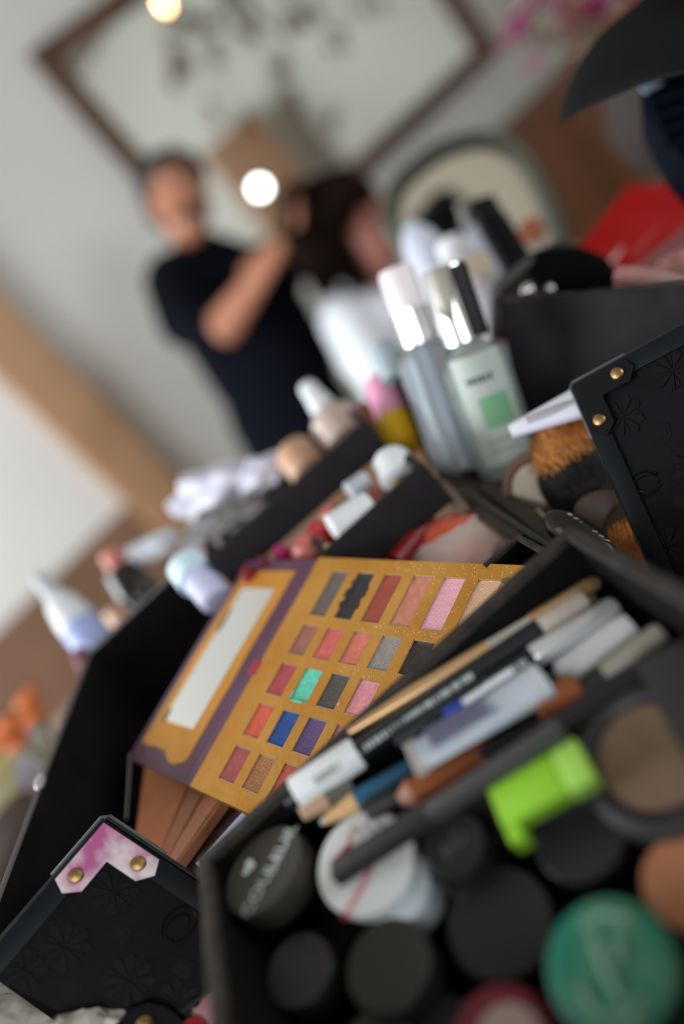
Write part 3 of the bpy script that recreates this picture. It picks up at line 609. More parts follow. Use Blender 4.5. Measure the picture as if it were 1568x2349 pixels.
MB().box((-1.16*PS, -3.25*PS, -.0010), (-.80*PS, -2.85*PS, .0002)).done('ribbon_tab', mat('red_ribbon', (.32, .03, .06), .5), pal, smooth=False)
# ================================================ CONTENTS OF THE FRONT TRAY
def rod(name, label, cat, p0, p1, secs, group=None, flat=None, roll=0):
    """a pencil-like thing along p0 -> p1; secs = (part name, material, [(t along 0..1, radius) ...]); first part may be flattened"""
    p0 = V(p0); p1 = V(p1); L_ = (p1-p0).length; F_ = frame(p0, p1-p0, (CAM-p0)) @ Matrix.Rotation(roll, 4, 'Z')
    t = thing(name, label, cat, F_, group)
    for nm, m, prof in secs:
        pr = [(r, tt*L_) for tt, r in prof]; pr = [(0, pr[0][1])] + pr + [(0, pr[-1][1])]
        MB().lathe(pr, 24, None, *(flat or (1, 1))).done(nm, m, t)
    return t, F_, L_
GOLDP = mat('gold_pencil', (0.80, 0.50, 0.26), 0.28, metal=.75)
rod('makeup_brush', 'slim gold metal brush handle lying nearest the far wall of the front tray', 'makeup brush', PY(800, 1680, .0045), PY(1374, 1330, .0045),
    [('handle', GOLDP, [(0, .0015), (.25, .0032), (.95, .0036), (.985, .0030), (1, .0015)]), ('ferrule', CHROME, [(.55, .0038), (.72, .0038)])])
INK = mat('pale_print', (.58, .64, .64), .45)
BLKP = mat('black_pencil', (.010, .013, .018), .3, coat=.2)
def strip(t, F_, L_, a, b, r, wdt, m=INK, nm='lettering', rowsn=1, ang=0.0):
    """rows of small letter-like strokes printed lengthwise on a rod"""
    mb = MB(); z = a*L_; rnd = random.Random(int(a*1000)+int(L_*1e5))
    while z < b*L_:
        wl = rnd.choice((.0005, .0008, .0011)); 
        for q in range(rowsn):
            y = (q-(rowsn-1)/2)*wdt*1.3
            mb.box((r*1.0, y-wdt/2, z), (r*1.0+.0003, y+wdt/2, z+wl), Matrix.Rotation(ang, 4, 'Z'))
        z += wl + rnd.choice((.0003, .0004, .0012))
    mb.done(nm, m, t, smooth=False)
t, F_, L_ = rod('eyeliner_pencil', 'long black eyeliner pencil with pale printed lettering and a white label at its lower end', 'pencil', PY(655, 1838, .0125), PY(1238, 1442, .011),
    [('barrel', BLKP, [(0, .0042), (.3, .0044), (1, .0044)]), ('paper_label', WHITEP, [(.04, .0062), (.045, .0066), (.27, .0066), (.28, .0060)]), ('cap_end', mat('cream_cap', (.60, .53, .46), .4), [(1.0, .0042), (1.17, .0042), (1.18, .0036)])])
strip(t, F_, L_, .31, .72, .0043, .0024)
strip(t, F_, L_, .12, .22, .0066, .0030, mat('faint_print', (.35, .38, .36), .6), 'label_print')
t, F_, L_ = rod('eyeliner_pencil', 'black eyeliner pencil with a bright silver cap below the gold brush handle', 'pencil', PY(905, 1700, .020), PY(1412, 1392, .020),
    [('barrel', BLKP, [(0, .004), (.62, .0042)]), ('cap', mat('silver_white_cap', (.78, .80, .83), .22, metal=.5), [(.62, .0044), (.64, .0048), (.98, .0048), (1, .0042)]), ('clip', mat('teal_grey_clip', (.10, .14, .14), .3), [(.66, .001), (.98, .001)])])
strip(t, F_, L_, .40, .58, .0043, .0024)
MB().tube([(.0012, .0044, L_*.66), (.0012, .0046, L_*.99)], .0016, 8).done('clip_bar', mat('teal_grey_clip', (.10, .14, .14), .3), t)
rod('lip_gloss', 'pencil with a short white cap in the right half of the front tray', 'pencil', PY(1130, 1672, .026), PY(1450, 1436, .031),
    [('barrel', SATINB, [(0, .005), (.48, .005)]), ('cap', WHITEP, [(.48, .0036), (.52, .0064), (.92, .0064), (1, .0056)])])
rod('concealer_pencil', 'beige capped pencil lying beside the white capped one', 'pencil', PY(1190, 1690, .038), PY(1520, 1452, .045),
    [('barrel', SATINB, [(0, .004), (.6, .0042)]), ('cap', mat('greige_cap', (.40, .38, .32), .4), [(.6, .0046), (.97, .0046), (1, .004)])])
rod('brow_pencil', 'dark grey pencil nearest the right wall of the front tray', 'pencil', PY(1240, 1680, .045), PY(1560, 1482, .053),
    [('barrel', mat('slate_barrel', (.028, .030, .036), .35), [(0, .0038), (.97, .0038), (1, .003)])])
rod('kohl_pencil', 'black pencil end lying under the cream capped pencil', 'pencil', PY(1215, 1465, .008), PY(1368, 1372, .009),
    [('barrel', mat('olive_brass', (.16, .14, .06), .35, metal=.4), [(0, .0030), (.97, .0030), (1, .002)])])
# clear packet-like tube with printed lines and a blue mark
TB0 = PY(958, 1735, .034); TB1 = PY(1248, 1560, .036); e_ = TB1-TB0; TFm = frame_xy(TB0, e_, UP.cross(e_))
t = thing('gloss_tube', 'flat milky clear tube with blue and grey print among the pencils', 'tube', TFm)
Lb = e_.length; tbm = MB()
def flat_tube(mb, L_, w0, w1, h0, h1, seg=20, n=10):
    rings = []
    for i in range(n+1):
        k = i/n; wd = w0+(w1-w0)*k; hh_ = h0+(h1-h0)*k
        rings.append([mb.bm.verts.new((L_*k, wd*math.cos(2*PI*j/seg), hh_*math.sin(2*PI*j/seg))) for j in range(seg)])
    for a, b in zip(rings, rings[1:]):
        for j in range(seg): mb.bm.faces.new((a[j], a[(j+1) % seg], b[(j+1) % seg], b[j]))
    mb.bm.faces.new(rings[0][::-1]); mb.bm.faces.new(rings[-1]); return mb
flat_tube(tbm, Lb, .0095, .0098, .0022, .0062).done('tube_body', mat('milky_blue_plastic', (.36, .43, .52), .22, coat=.3, col2=(.52, .56, .62), scale=30), t)
for k in range(5):
    MB().box((Lb*.12, -.0062+k*.0024, .0026+.001), (Lb*(.62-.05*(k % 2)), -.0056+k*.0024, .0029+.0024), Matrix.Rotation(-.0, 4, 'Y')).done('printed_line', mat('grey_print', (.18, .18, .26), .5), t, smooth=False)
MB().box((Lb*.30, .0062, .003), (Lb*.52, .0092, .0052)).done('blue_mark', mat('blue_print', (.02, .07, .45), .4), t, smooth=False)
MB().box((-Lb*.06, -.0100, -.0012), (Lb*.04, .0100, .0012), bev=.0005).done('crimp', mat('taupe_crimp', (.42, .36, .34), .4), t)
MB().tube([(Lb*.45, .0055, .0058), (Lb*.85, .0052, .0070)], .0012, 8).done('gloss_ridge', WHITEP, t)
rod('blue_pencil', 'steel blue pencil sharpened to a pale wooden tip', 'pencil', PY(735, 1888, .022), PY(985, 1738, .020),
    [('lead', mat('pale_lead', (.45, .52, .50), .5), [(0, .0008), (.06, .0016)]), ('wood_tip', mat('pale_pencil_wood', (.66, .40, .19), .6), [(.04, .0016), (.32, .0044)]), ('barrel', mat('steel_blue_lacquer', (.028, .11, .21), .3), [(.32, .0044), (1, .0044)])])
rod('brown_pencil', 'short pencil stub with a tan wooden tip under the white label', 'pencil', PY(690, 1868, .018), PY(800, 1795, .014),
    [('wood_tip', mat('tan_pencil_wood', (.46, .30, .19), .6), [(0, .0028), (.5, .0048)]), ('barrel', mat('greenish_grey_barrel', (.10, .10, .08), .4), [(.5, .0052), (1, .0052)])])
rod('orange_lip_crayon', 'burnt orange lip crayon beside the divider', 'lip crayon', PY(915, 1835, .036), PY(1130, 1712, .034),
    [('tip', mat('blush_tip', (.38, .19, .13), .45), [(0, .002), (.12, .0048)]), ('barrel', mat('burnt_orange', (.34, .10, .030), .32), [(.12, .0052), (1, .0052)])])
rod('orange_lip_crayon', 'short orange brown crayon end showing past the clear tube', 'lip crayon', PY(1230, 1625, .042), PY(1325, 1572, .042),
    [('barrel', mat('burnt_orange', (.34, .10, .030), .32), [(0, .0050), (.95, .0050), (1, .004)])])
rod('black_pencil', 'black pencil between the clear tube and the divider', 'pencil', PY(840, 1862, .030), PY(1300, 1628, .040),
    [('barrel', SATINB, [(0, .0036), (1, .0036)])])
# flat black applicator bar resting across the white lid
b0 = PZ(768, 2005, 1.0205); b1 = PZ(1290, 1668, 1.019); e_ = b1-b0; BFm = frame_xy(b0, e_, UP.cross(e_))
t = thing('applicator_bar', 'flat black plastic bar whose square end lies on the white lid with red marks', 'applicator', BFm)
MB().box((0, -.0042, -.003), (e_.length*.42, .0042, .003), bev=.0008).done('cap', mat('grey_black_plastic', (.028, .028, .027), .35), t)
MB().box((e_.length*.42, -.0033, -.0026), (e_.length, .0033, .0026), bev=.0008).done('handle', mat('slate_grey_plastic', (.062, .060, .062), .35), t)
# ---- pots, pans and lids
def lid_frame(px, py, z, tilt):
    o = PZ(px, py, z); n = UP.lerp((CAM-o).normalized(), tilt).normalized()
    xw = CX - n*CX.dot(n); return frame(o, n, xw), o
def pot(name, label, cat, px, py, z, rad, h, tilt, m, side=None, ring=None, group=None, inset=.92):
    F_, o = lid_frame(px, py, z, tilt); t = thing(name, label, cat, F_ @ T(0, 0, -h), group)
    MB().lathe([(0, 0), (rad*.95, 0), (rad*.97, h*.05), (rad*.97, h*.45), (0, h*.45)], 48).done('jar', side or m, t)
    MB().lathe([(0, h*.45), (rad, h*.45), (rad, h*.9), (rad*.985, h*.97), (rad*.95, h), (rad*inset, h*.985), (0, h*.975)], 48).done('lid', m, t)
    return t
H = .975
def PT(t, M): return M
t = pot('powder_jar', 'round black pot lid printed with a white heart and tilted white lettering', 'pot', 603, 1992, 1.0255, .0185, .012, .10, WARMB)
PR = mat('white_print', (.45, .50, .48), .5)
a_ = R(57); Mt = T(.003, -.001, .01365) @ Matrix.Rotation(a_, 4, 'Z')
text('lettering', 'COULEUR', .0080, PR, t, T(.0030, -.0020, .0118) @ Matrix.Rotation(a_, 4, 'Z'))
text('lettering', 'CARAMEL', .0046, PR, t, T(.0078, .0016, .0118) @ Matrix.Rotation(a_, 4, 'Z') @ T(.003, 0, 0))
hp_ = []
for k in range(30):
    q = 2*PI*k/30; hp_.append((.00022*16*math.sin(q)**3, .00022*(13*math.cos(q)-5*math.cos(2*q)-2*math.cos(3*q)-math.cos(4*q))))
MB().prism(hp_, .0118, .0120, T(-.0075, .0045, 0) @ Matrix.Rotation(a_+.35, 4, 'Z')).done('printed_heart', PR, t, smooth=False)
# white disc with red marks
t = pot('powder_compact', 'round white compact lid scrawled with red lipstick marks', 'compact', 836, 1975, 1.0140, .0188, .008, .42, mat('off_white_lid', (.62, .64, .62), .35, col2=(.70, .71, .70), scale=60), WHITEP)
RED = mat('red_lipstick_mark', (.52, .03, .07), .4); PNK = mat('faded_red_mark', (.62, .22, .25), .5)
def mark(pts, wd, m, z=.0079):
    mb = MB()
    for a, b in zip(pts, pts[1:]):
        a = V((*a, 0)); b = V((*b, 0)); e = (b-a).normalized(); n = V((-e.y, e.x, 0))*wd/2
        mb.prism([(a-n)[:2], (b-n)[:2], (b+n)[:2], (a+n)[:2]], z, z+.00025)
    mb.done('lipstick_mark', m, t, smooth=False)
k_ = .0188/140
def L2(px, py): return ((px-836)*k_, -(py-1975)*k_)
mark([L2(740, 1965), L2(790, 1925), L2(772, 1975)], .0019, RED); mark([L2(770, 1975), L2(812, 1942)], .0017, RED); mark([L2(792, 1925), L2(795, 1890)], .0016, PNK)
mark([L2(852, 1995), L2(835, 2025), L2(782, 2105)], .0022, PNK); mark([L2(850, 1990), L2(842, 2008)], .0026, RED); mark([L2(782, 2100), L2(774, 2112)], .0028, mat('dark_red_mark', (.25, .02, .04), .4))
mb = MB()
for k in range(9):
    x, y = L2(800+k*12, 1888 + (k % 3)*9); mb.prism([(x, y), (x+.0012, y+.0003), (x+.0009, y+.0022), (x-.0002, y+.0018)], .0079, .0080)
mb.done('printed_words', mat('taupe_print', (.33, .29, .28), .6), t, smooth=False)
pot('cream_jar', 'glossy white rounded jar lid showing behind the red marked compact', 'pot', 905, 2030, 1.004, .0138, .014, .3, mat('blue_white_lid', (.62, .70, .76), .3, coat=.4), WHITEP, inset=.7)
GL1 = mat('soft_black_lid', (.022, .021, .022), .38); GL2 = mat('grey_black_lid', (.030, .030, .032), .36)
t = pot('gel_jar', 'small black lidded jar with a clear rim right of the white compact', 'pot', 1040, 1935, 1.008, .0112, .012, .4, GL1)
MB().lathe([(.0128, 0), (.0136, 0), (.0136, .009), (.0128, .009), (.0128, 0)], 40).done('clear_rim', CLEAR, t)
text('logo', 'AG', .008, mat('grey_print2', (.09, .09, .085), .4), t, T(0, 0, .0118) @ Matrix.Rotation(R(40), 4, 'Z'))
pot('shadow_pot', 'black round pot lid with a bluish sheen below the green box', 'pot', 1322, 1912, .990, .0158, .014, .45, GL2, inset=.97)
pot('shadow_pot', 'large matt black round lid left of the teal lid', 'pot', 1142, 2112, .988, .0182, .013, .42, mat('matt_black_lid', (.016, .016, .018), .55))
pot('shadow_pot', 'black round lid in the lower middle, just below the white compact', 'pot', 888, 2212, 1.000, .0155, .013, .32, mat('brown_black_lid', (.020, .017, .015), .45))
pot('shadow_pot', 'smaller black round lid below the pot with the heart', 'pot', 684, 2222, 1.006, .0130, .013, .32, GL1, inset=.97)
pot('shadow_pot', 'dark lid cut by the bottom edge of the picture under the two black lids', 'pot', 860, 2420, .990, .0140, .013, .32, WARMB)
# teal lid
TEAL = mat('teal_lid', (.004, .20, .13), .3, coat=.3, col2=(.08, .25, .15), scale=55, thr=(.42, .62))
t = pot('teal_pot', 'round glossy teal green lid with pale scribbles at lower right', 'pot', 1398, 2212, .993, .0185, .014, .42, TEAL, mat('teal_side', (.01, .16, .12), .3), inset=.7)
for k, pts in enumerate(([(-.006, .011), (.002, .013), (.008, .010)], [(-.003, .008), (-.001, -.002), (.001, -.010)], [(-.010, -.004), (-.006, -.012), (.003, -.0135), (.007, -.009)], [(.004, .006), (.003, .000)])):
    mb = MB(); mb.tube([(x, y, .0141) for x, y in pts], [.0013]*len(pts), 6); mb.done('pale_scribble', mat('pale_green_print', (.25, .42, .32), .4), t)
# copper lid right edge
pot('copper_pot', 'shiny copper brown domed lid at the right edge above the teal lid', 'pot', 1580, 2020, .985, .0142, .016, .45, mat('copper_plastic', (.50, .17, .07), .28, coat=.6, metal=.2, col2=(.62, .28, .15), scale=40), inset=.6)
# green box-like tube
g0 = PZ(1128, 1842, 1.015); g1 = PZ(1335, 1722, 1.013); e_ = g1-g0; Lg = e_.length
GF = frame_xy(g0, e_, UP.cross(e_)); GF = GF @ Matrix.Rotation(R(18), 4, 'X')
GRN = mat('lime_plastic', (.30, .62, .035), .35, coat=.3)
t = thing('lime_box', 'bright lime green plastic case with a raised end block', 'box', GF)
MB().box((0, -.0095, -.008), (Lg*.70, .0058, 0), bev=.001).done('body', GRN, t)
MB().box((Lg*.70, -.0105, -.008), (Lg, .0058, .0006), bev=.0016).done('end_block', mat('light_lime_plastic', (.36, .66, .10), .35, coat=.3), t)
MB().box((0, -.0150, -.010), (Lg*.16, -.0090, -.001), bev=.001).done('tab', GRN, t)
# open compact with brown powder, right edge
F_, o = lid_frame(1500, 1735, .999, .45)
t = thing('bronzer_compact', 'open round black compact with brown pressed powder at the right edge', 'compact', F_)
MB().lathe([(0, -.009), (.0258, -.009), (.0262, -.004), (.0250, .0), (.0215, .0015), (.0190, .0), (.0185, -.002), (0, -.002)], 56).done('case', mat('slate_compact', (.034, .032, .038), .38), t)
MB().lathe([(0, -.0018), (.0172, -.0018), (.0176, -.0008), (.016, -.0006), (0, -.0010)], 48, T(-.001, .001, 0)).done('powder', mat('brown_pressed_powder', (.23, .15, .095), .75, bump=.4, bscale=900, var=.08, scale=80), t)
MB().lathe([(.0186, -.0015), (.0179, -.0005), (.0172, -.0016)], 48).done('plum_edge', mat('plum_ring', (.13, .045, .10), .5), t)
MB().box((.0085, -.03, .001), (.036, .030, .0045), T(0, 0, 0) @ Matrix.Rotation(R(12), 4, 'Z'), bev=.001).done('flap', GL2, t)
rod('tan_stopper', 'small tan cork like stopper between the lime case and the compact', 'stopper', PZ(1335, 1700, .985), PZ(1362, 1655, .998),
    [('stopper', mat('tan_rubber', (.42, .24, .12), .5), [(0, .0035), (.9, .0042), (1, .0035)])])
# bits at the bottom edge
t = pot('lip_pot', 'dark red lipped pot with a beige centre at the bottom edge', 'pot', 1150, 2385, .992, .0150, .012, .4, mat('wine_lid', (.14, .008, .02), .35), inset=.8)
MB().lathe([(0, .0118), (.0095, .0118), (.0100, .0124), (0, .0128)], 32, T(.002, -.001, 0)).done('beige_disc', mat('beige_cream', (.36, .27, .25), .5), t)
pot('shadow_pot', 'dark glass pot lid in the bottom right corner beside the teal lid', 'pot', 1580, 2330, .980, .0150, .013, .4, mat('blue_black_lid', (.006, .012, .018), .3))
pot('shadow_pot', 'grey rimmed pot barely showing at the bottom edge left of the wine red pot', 'pot', 1015, 2370, .978, .0120, .012, .4, GL2)
# ================================================ UNDER AND AROUND THE PALETTE
def blush(name, label, q, th, mcase, pans):
    q = [V(x) for x in q]; c = sum(q, V((0, 0, 0)))/4; t = thing(name, label, 'makeup palette', T(*c)); q = [x-c for x in q]
    def at(u, v, dz=0): return q[0].lerp(q[1], u).lerp(q[3].lerp(q[2], u), v) + V((0, 0, dz))
    MB().slab(q, th, CAM-c).done('case', mcase, t, smooth=False)
    for x0, y0, x1, y1, m_, nm in pans: MB().slab([at(x0, y0, .0008), at(x1, y0, .0008), at(x1, y1, .0008), at(x0, y1, .0008)], .0008, CAM-c).done(nm, m_, t, smooth=False)
    return t
TERR = mat('terracotta_powder', (.78, .30, .15), .6, bump=.3, bscale=900, var=.06, scale=60)
blush('blush_palette', 'terracotta pressed powder palette poking out under the gold palette', [PZ(340, 1700, .999), PZ(545, 1790, .999), PZ(385, 2010, .999), PZ(305, 1950, .999)], .005,
      mat('terracotta_case', (.45, .19, .10), .5), [(.03, .02, .62, .97, TERR, 'powder'), (.66, .02, .80, .97, mat('rose_brown_powder', (.60, .26, .15), .6), 'powder'), (.84, .02, .97, .97, mat('peach_brown_powder', (.66, .30, .18), .6), 'powder')])
blush('highlighter_palette', 'pale highlighter palette with white smears beside the terracotta one', [PZ(520, 1775, .985), PZ(660, 1860, .985), PZ(455, 2030, .985), PZ(372, 1960, .985)], .004,
      mat('taupe_case', (.16, .105, .075), .35, coat=.3), [(.05, .03, .95, .97, mat('smeared_highlighter', (.24, .15, .11), .35, col2=(.74, .66, .64), scale=42, thr=(.42, .62), coat=.3), 'powder')])
rod('clear_pen', 'pale blue clear pen lying along the edge of the highlighter palette', 'pen', P(455, 1985, .372), P(560, 1870, .388), [('barrel', mat('pale_blue_plastic', (.45, .50, .68), .25), [(0, .0016), (1, .0016)])])
# dark slot strip by the left of terracotta palette
rod('grey_pencil', 'dull grey pencil standing in the gap left of the terracotta palette', 'pencil', P(290, 1880, .43), P(300, 1730, .475), [('barrel', mat('dull_grey_lacquer', (.025, .022, .02), .6), [(0, .0014), (1, .0014)])])
# bottom edge: hearts packaging and white crinkled sachets below the embossed panel
t = thing('heart_pouch', 'pink and white sachet with a red heart under the lower edge of the embossed panel', 'sachet', frame(P(505, 2312, .365), (CAM-P(505, 2312, .365)), CX))
MB().ball((0, 0, 0), .026, sc=(1.0, 1.3, .25), namp=.1, nfreq=2).done('pouch', mat('pink_white_film', (.62, .28, .34), .35, col2=(.62, .66, .82), scale=38, thr=(.45, .6)), t)
for k, px in enumerate((455, 505)): pass
hp2 = [(x*3.6, y*3.6) for x, y in hp_]
MB().prism(hp2, .0066, .0074, T(-.004, -.0125, 0)).done('red_heart', mat('red_heart_print', (.40, .01, .015), .35), t, smooth=False)
t = thing('sachet', 'crinkled white sachet at the bottom left corner below the embossed panel', 'sachet', frame(P(50, 2352, .385), (CAM-P(50, 2352, .385)), CX))
MB().ball((0, 0, 0), .026, sc=(1.4, .7, .2), namp=.35, nfreq=4, seg=32).done('film', mat('crinkled_film', (.55, .52, .46), .25, coat=.6, col2=(.25, .22, .18), scale=70, thr=(.45, .65)), t)
t = thing('sachet', 'small pale crinkled sachet right of the bottom left corner', 'sachet', frame(P(215, 2385, .35), (CAM-P(215, 2385, .35)), CX))
MB().ball((0, 0, 0), .016, sc=(1.3, .7, .3), namp=.35, nfreq=4, seg=24).done('film', mat('crinkled_film', (.55, .52, .46), .25), t)
# pink/white powder plate and orange pouch behind the palette
t = thing('tissue', 'soft pink and white tissue with an orange red stain right behind the gold palette', 'tissue', frame(P(1050, 1245, .50), UP.lerp(CAM-P(1050, 1245, .50), .5), CX))
MB().ball((0, -.004, 0), .034, sc=(.95, .62, .22), namp=.16, nfreq=2.4, seg=36).done('tissue', mat('pink_white_tissue', (.74, .60, .58), .8, col2=(.80, .50, .46), scale=26, thr=(.45, .7)), t)
MB().ball((-.006, .010, .002), .024, sc=(.95, .45, .22), namp=.2, nfreq=3, seg=28).done('orange_stain', mat('orange_red_stain', (.80, .10, .025), .6, col2=(.72, .20, .14), scale=40), t)
rod('pouch_of_red', 'dark red lipstick lying left of the pink tissue', 'lipstick', P(905, 1290, .50), P(985, 1195, .52), [('tube', mat('deep_red', (.22, .008, .006), .4), [(0, .006), (1, .006)])])
# ================================================ BEHIND: STEPPED TRAY CONTENTS
def stand(name, label, cat, px0, py0, px1, py1, d0, d1, parts, group=None, roll=0):
    """something standing along the line from its foot pixel to its top pixel, radii given in metres; parts = (name, material, [(t, r)...])"""
    return rod(name, label, cat, P(px0, py0, d0), P(px1, py1, d1), parts, group, None, roll)
LG = 'lipsticks and tubes between the stepped trays'
def lipstick(px, py, d, r, ln, m, label, tilt=.35, grp=LG, flatend=False):
    o = P(px, py, d); ax = (UP*1.0 + (CAM-o).normalized()*tilt).normalized(); p0 = o - ax*ln
    prof = [(0, r*.9), (.1, r), (.80, r), (1, r*.45)] if not flatend else [(0, r*.9), (.1, r), (.96, r), (1, r*.85)]
    return rod('lipstick', label, 'lipstick', p0, o, [('tube', m, prof)], grp)[0]
for a in ((632, 1256, .545, .0062, mat('magenta_gloss', (.30, .008, .09), .3), 'magenta lipstick in the gap below the long charcoal tray wall'),
          (592, 1282, .545, .0058, mat('plum_gloss', (.10, .008, .035), .3), 'dark plum lipstick left of the magenta one'),
          (558, 1305, .545, .0055, mat('dark_red_gloss', (.18, .006, .01), .3), 'dull dark red lipstick at the lower left end of the row'),
          (576, 1306, .56, .0048, mat('soft_red_gloss', (.30, .05, .06), .45), 'soft red lipstick just above the palette lid'),
          (690, 1240, .535, .0125, mat('coral_rose', (.50, .13, .10), .45), 'large coral pink rounded tube between the stepped trays'),
          (716, 1205, .54, .0085, mat('bright_red_gloss', (.42, .012, .015), .3), 'bright red lipstick beside the coral tube'),
          (748, 1168, .55, .0100, mat('salmon_gloss', (.50, .14, .10), .35), 'salmon pink lipstick left of the white cap'),
          (815, 1150, .55, .0110, mat('rose_brown_gloss', (.34, .10, .055), .35), 'rose brown lipstick above the white cap'),
          (858, 1128, .55, .0125, mat('terracotta_gloss', (.30, .085, .050), .35), 'terracotta lipstick under the long charcoal wall'),
          (745, 1255, .51, .0065, mat('nude_gloss', (.55, .34, .22), .4), 'small nude lipstick left of the second tray')):
    lipstick(*a[:4], .035, a[4], a[5])
rod('clear_tube', 'small clear glass tube lying across the lipsticks', 'tube', P(800, 1125, .535), P(838, 1098, .54), [('tube', mat('pale_glass', (.62, .64, .70), .15, trans=.4), [(0, .006), (1, .006)])])
rod('white_tube', 'fat white cylinder cap lying at a slant among the lipsticks', 'tube', P(760, 1215, .515), P(852, 1158, .52), [('cap', WHITEP, [(0, .0085), (.05, .0098), (.95, .0098), (1, .0085)])])
t, F_, L_ = rod('nail_polish', 'rounded white cap with a gold ring at the right end of the lipsticks', 'bottle', P(925, 1118, .53), P(892, 1046, .545), [('gold_ring', BRASS, [(0, .006), (.18, .0062)]), ('cap', WHITEP, [(.18, .0085), (.3, .0125), (.85, .0125), (1, .010)]), ])
MB().ball((0, 0, -.004), .0085).done('bottle', mat('plum_glass', (.25, .06, .05), .1, coat=.6), t)
# on the far tray: dropper bottle, tan jar, tissue
stand('dropper_bottle', 'small foundation bottle with a white pump behind the charcoal tray wall', 'bottle', 800, 1010, 700, 882, .66, .68,
      [('bottle', mat('beige_foundation', (.55, .42, .35), .3, coat=.5), [(0, .014), (.04, .019), (.38, .0195), (.52, .012), (.56, .0085)]), ('collar', WHITEP, [(.52, .0105), (.70, .0098)]), ('pump', WHITEP, [(.66, .0092), (.95, .0075), (1, .006)])])
stand('foundation_jar', 'small round tan jar next to the dropper bottle', 'jar', 715, 1085, 665, 1025, .66, .67,
      [('jar', mat('tan_cream', (.55, .32, .20), .4), [(0, .012), (.1, .016), (.8, .0165), (1, .0125)])])
def crumple(name, label, px, py, d, r, sc, m, amp=.45, freq=2.2, seed=0, cat='tissue', up=.3):
    o = P(px, py, d); t = thing(name, label, cat, frame(o, UP.lerp((CAM-o).normalized(), up), CX))
    MB().ball((0, 0, 0), r, sc=sc, namp=amp, nfreq=freq, seed=seed+1.3, seg=40).done('sheet', m, t); return t
LAV = mat('lavender_white_film', (.55, .53, .66), .45, col2=(.72, .70, .76), scale=20)
crumple('tissue', 'crumpled lavender white plastic wrap behind the left end of the long tray wall', 505, 1132, .74, .034, (1.3, .75, .7), LAV, seed=2)
crumple('tissue', 'small piece of lavender white wrap right of the larger crumple', 597, 1085, .70, .017, (1.2, .9, .7), LAV, seed=9)
crumple('cotton_wrap', 'dark grey crumpled wrapper under the lavender plastic', 515, 1195, .70, .024, (1.6, .7, .5), mat('grey_wrapper', (.07, .075, .085), .4, col2=(.30, .27, .27), scale=40), seed=5)
crumple('tissue', 'white crumpled tissue left of the round white cap', 355, 1255, .80, .022, (1.3, .55, .5), mat('soft_white_tissue', (.62, .64, .70), .7), seed=12)
rod('cream_tube', 'pale lavender tube with a round ice blue cap at the corner of the left tray', 'tube', P(425, 1292, .60), P(500, 1378, .57), [('cap', mat('ice_blue_cap', (.62, .76, .86), .3), [(0, .010), (.04, .0145), (.42, .0150)]), ('body', mat('lavender_tube', (.55, .56, .76), .35), [(.40, .0120), (.95, .0115), (1, .009)])])
stand('nail_polish', 'small black bottle with a salmon cap on the far left edge of the case', 'bottle', 335, 1385, 252, 1268, .80, .82, [('bottle', mat('black_brown_glass', (.012, .008, .006), .2, coat=.4), [(0, .017), (.1, .020), (.62, .019), (.72, .010)]), ('cap', mat('salmon_cap', (.55, .20, .16), .4), [(.70, .012), (1, .011)])])
stand('peach_jar', 'tiny peach coloured jar below the black bottle with the salmon cap', 'jar', 290, 1425, 262, 1388, .80, .80, [('jar', mat('peach_jar', (.62, .36, .22), .45), [(0, .014), (.9, .015), (1, .012)])])
stand('spray_bottle', 'white bottle with a narrow grey nozzle and a blue label standing left of the case', 'bottle', 262, 1530, 84, 1318, .74, .78, [('body', WHITEP, [(0, .016), (.03, .0175), (.52, .0175), (.68, .014), (.75, .010)]), ('label', mat('periwinkle_label', (.36, .42, .72), .5), [(.12, .0178), (.44, .0178)]), ('nozzle', mat('pale_grey_nozzle', (.50, .52, .54), .4), [(.75, .009), (.97, .0070), (1, .005)])])
rod('lip_tint', 'thin maroon stick in front of the white spray bottle', 'lipstick', P(185, 1500, .70), P(212, 1560, .66), [('tube', mat('maroon_tube', (.16, .03, .05), .4), [(0, .007), (1, .007)])])
# left, beyond the case: orange flowers, long film bag, dark pouch
o = P(40, 1660, .95); t = thing('flower_bunch', 'small bunch of bright orange dried flowers at the left edge', 'flowers', T(o.x, o.y, TZ))
ORF = mat('orange_petals', (.62, .14, .02), .6, var=.2, scale=60)
for px, py in ((62, 1600), (20, 1660), (75, 1640), (0, 1690), (40, 1700)):
    c = P(px, py, .95) - V((o.x, o.y, TZ)); mb = MB()
    for k in range(9):
        a = 2*PI*k/9; mb.ball((c.x+.008*math.cos(a), c.y+.008*math.sin(a), c.z), .009, sc=(1, .6, .7), seg=10)
    mb.done('bloom', ORF, t); MB().tube([(0, 0, .0), (c.x*.6, c.y*.6, c.z*.6), c], .0015, 6).done('stem', mat('green_stem', (.05, .08, .02), .6), t)
e0 = PZ(-60, 1905, TZ+.035); e1 = PZ(115, 1665, TZ+.035)
t = thing('film_bag', 'long translucent bag shading from lavender to yellow at the left edge', 'bag', frame(e0.lerp(e1, .5), e1-e0, CAM-e0))
MB().ball((0, 0, 0), .045, sc=(.3, .60, (e1-e0).length/.09), namp=.15, nfreq=1.5, seg=32).done('bag', mat('lavender_yellow_film', (.45, .45, .62), .3, coat=.4, col2=(.62, .60, .22), scale=14, thr=(.42, .6)), t)
crumple('dark_pouch', 'dark brown soft pouch lying left of the case wall', 25, 1965, (PZ(25, 1965, TZ+.03)-CAM).dot(FW), .058, (.8, 1.3, .3), mat('dark_brown_cloth', (.06, .035, .03), .8), .2, 1.5, 4, 'pouch')
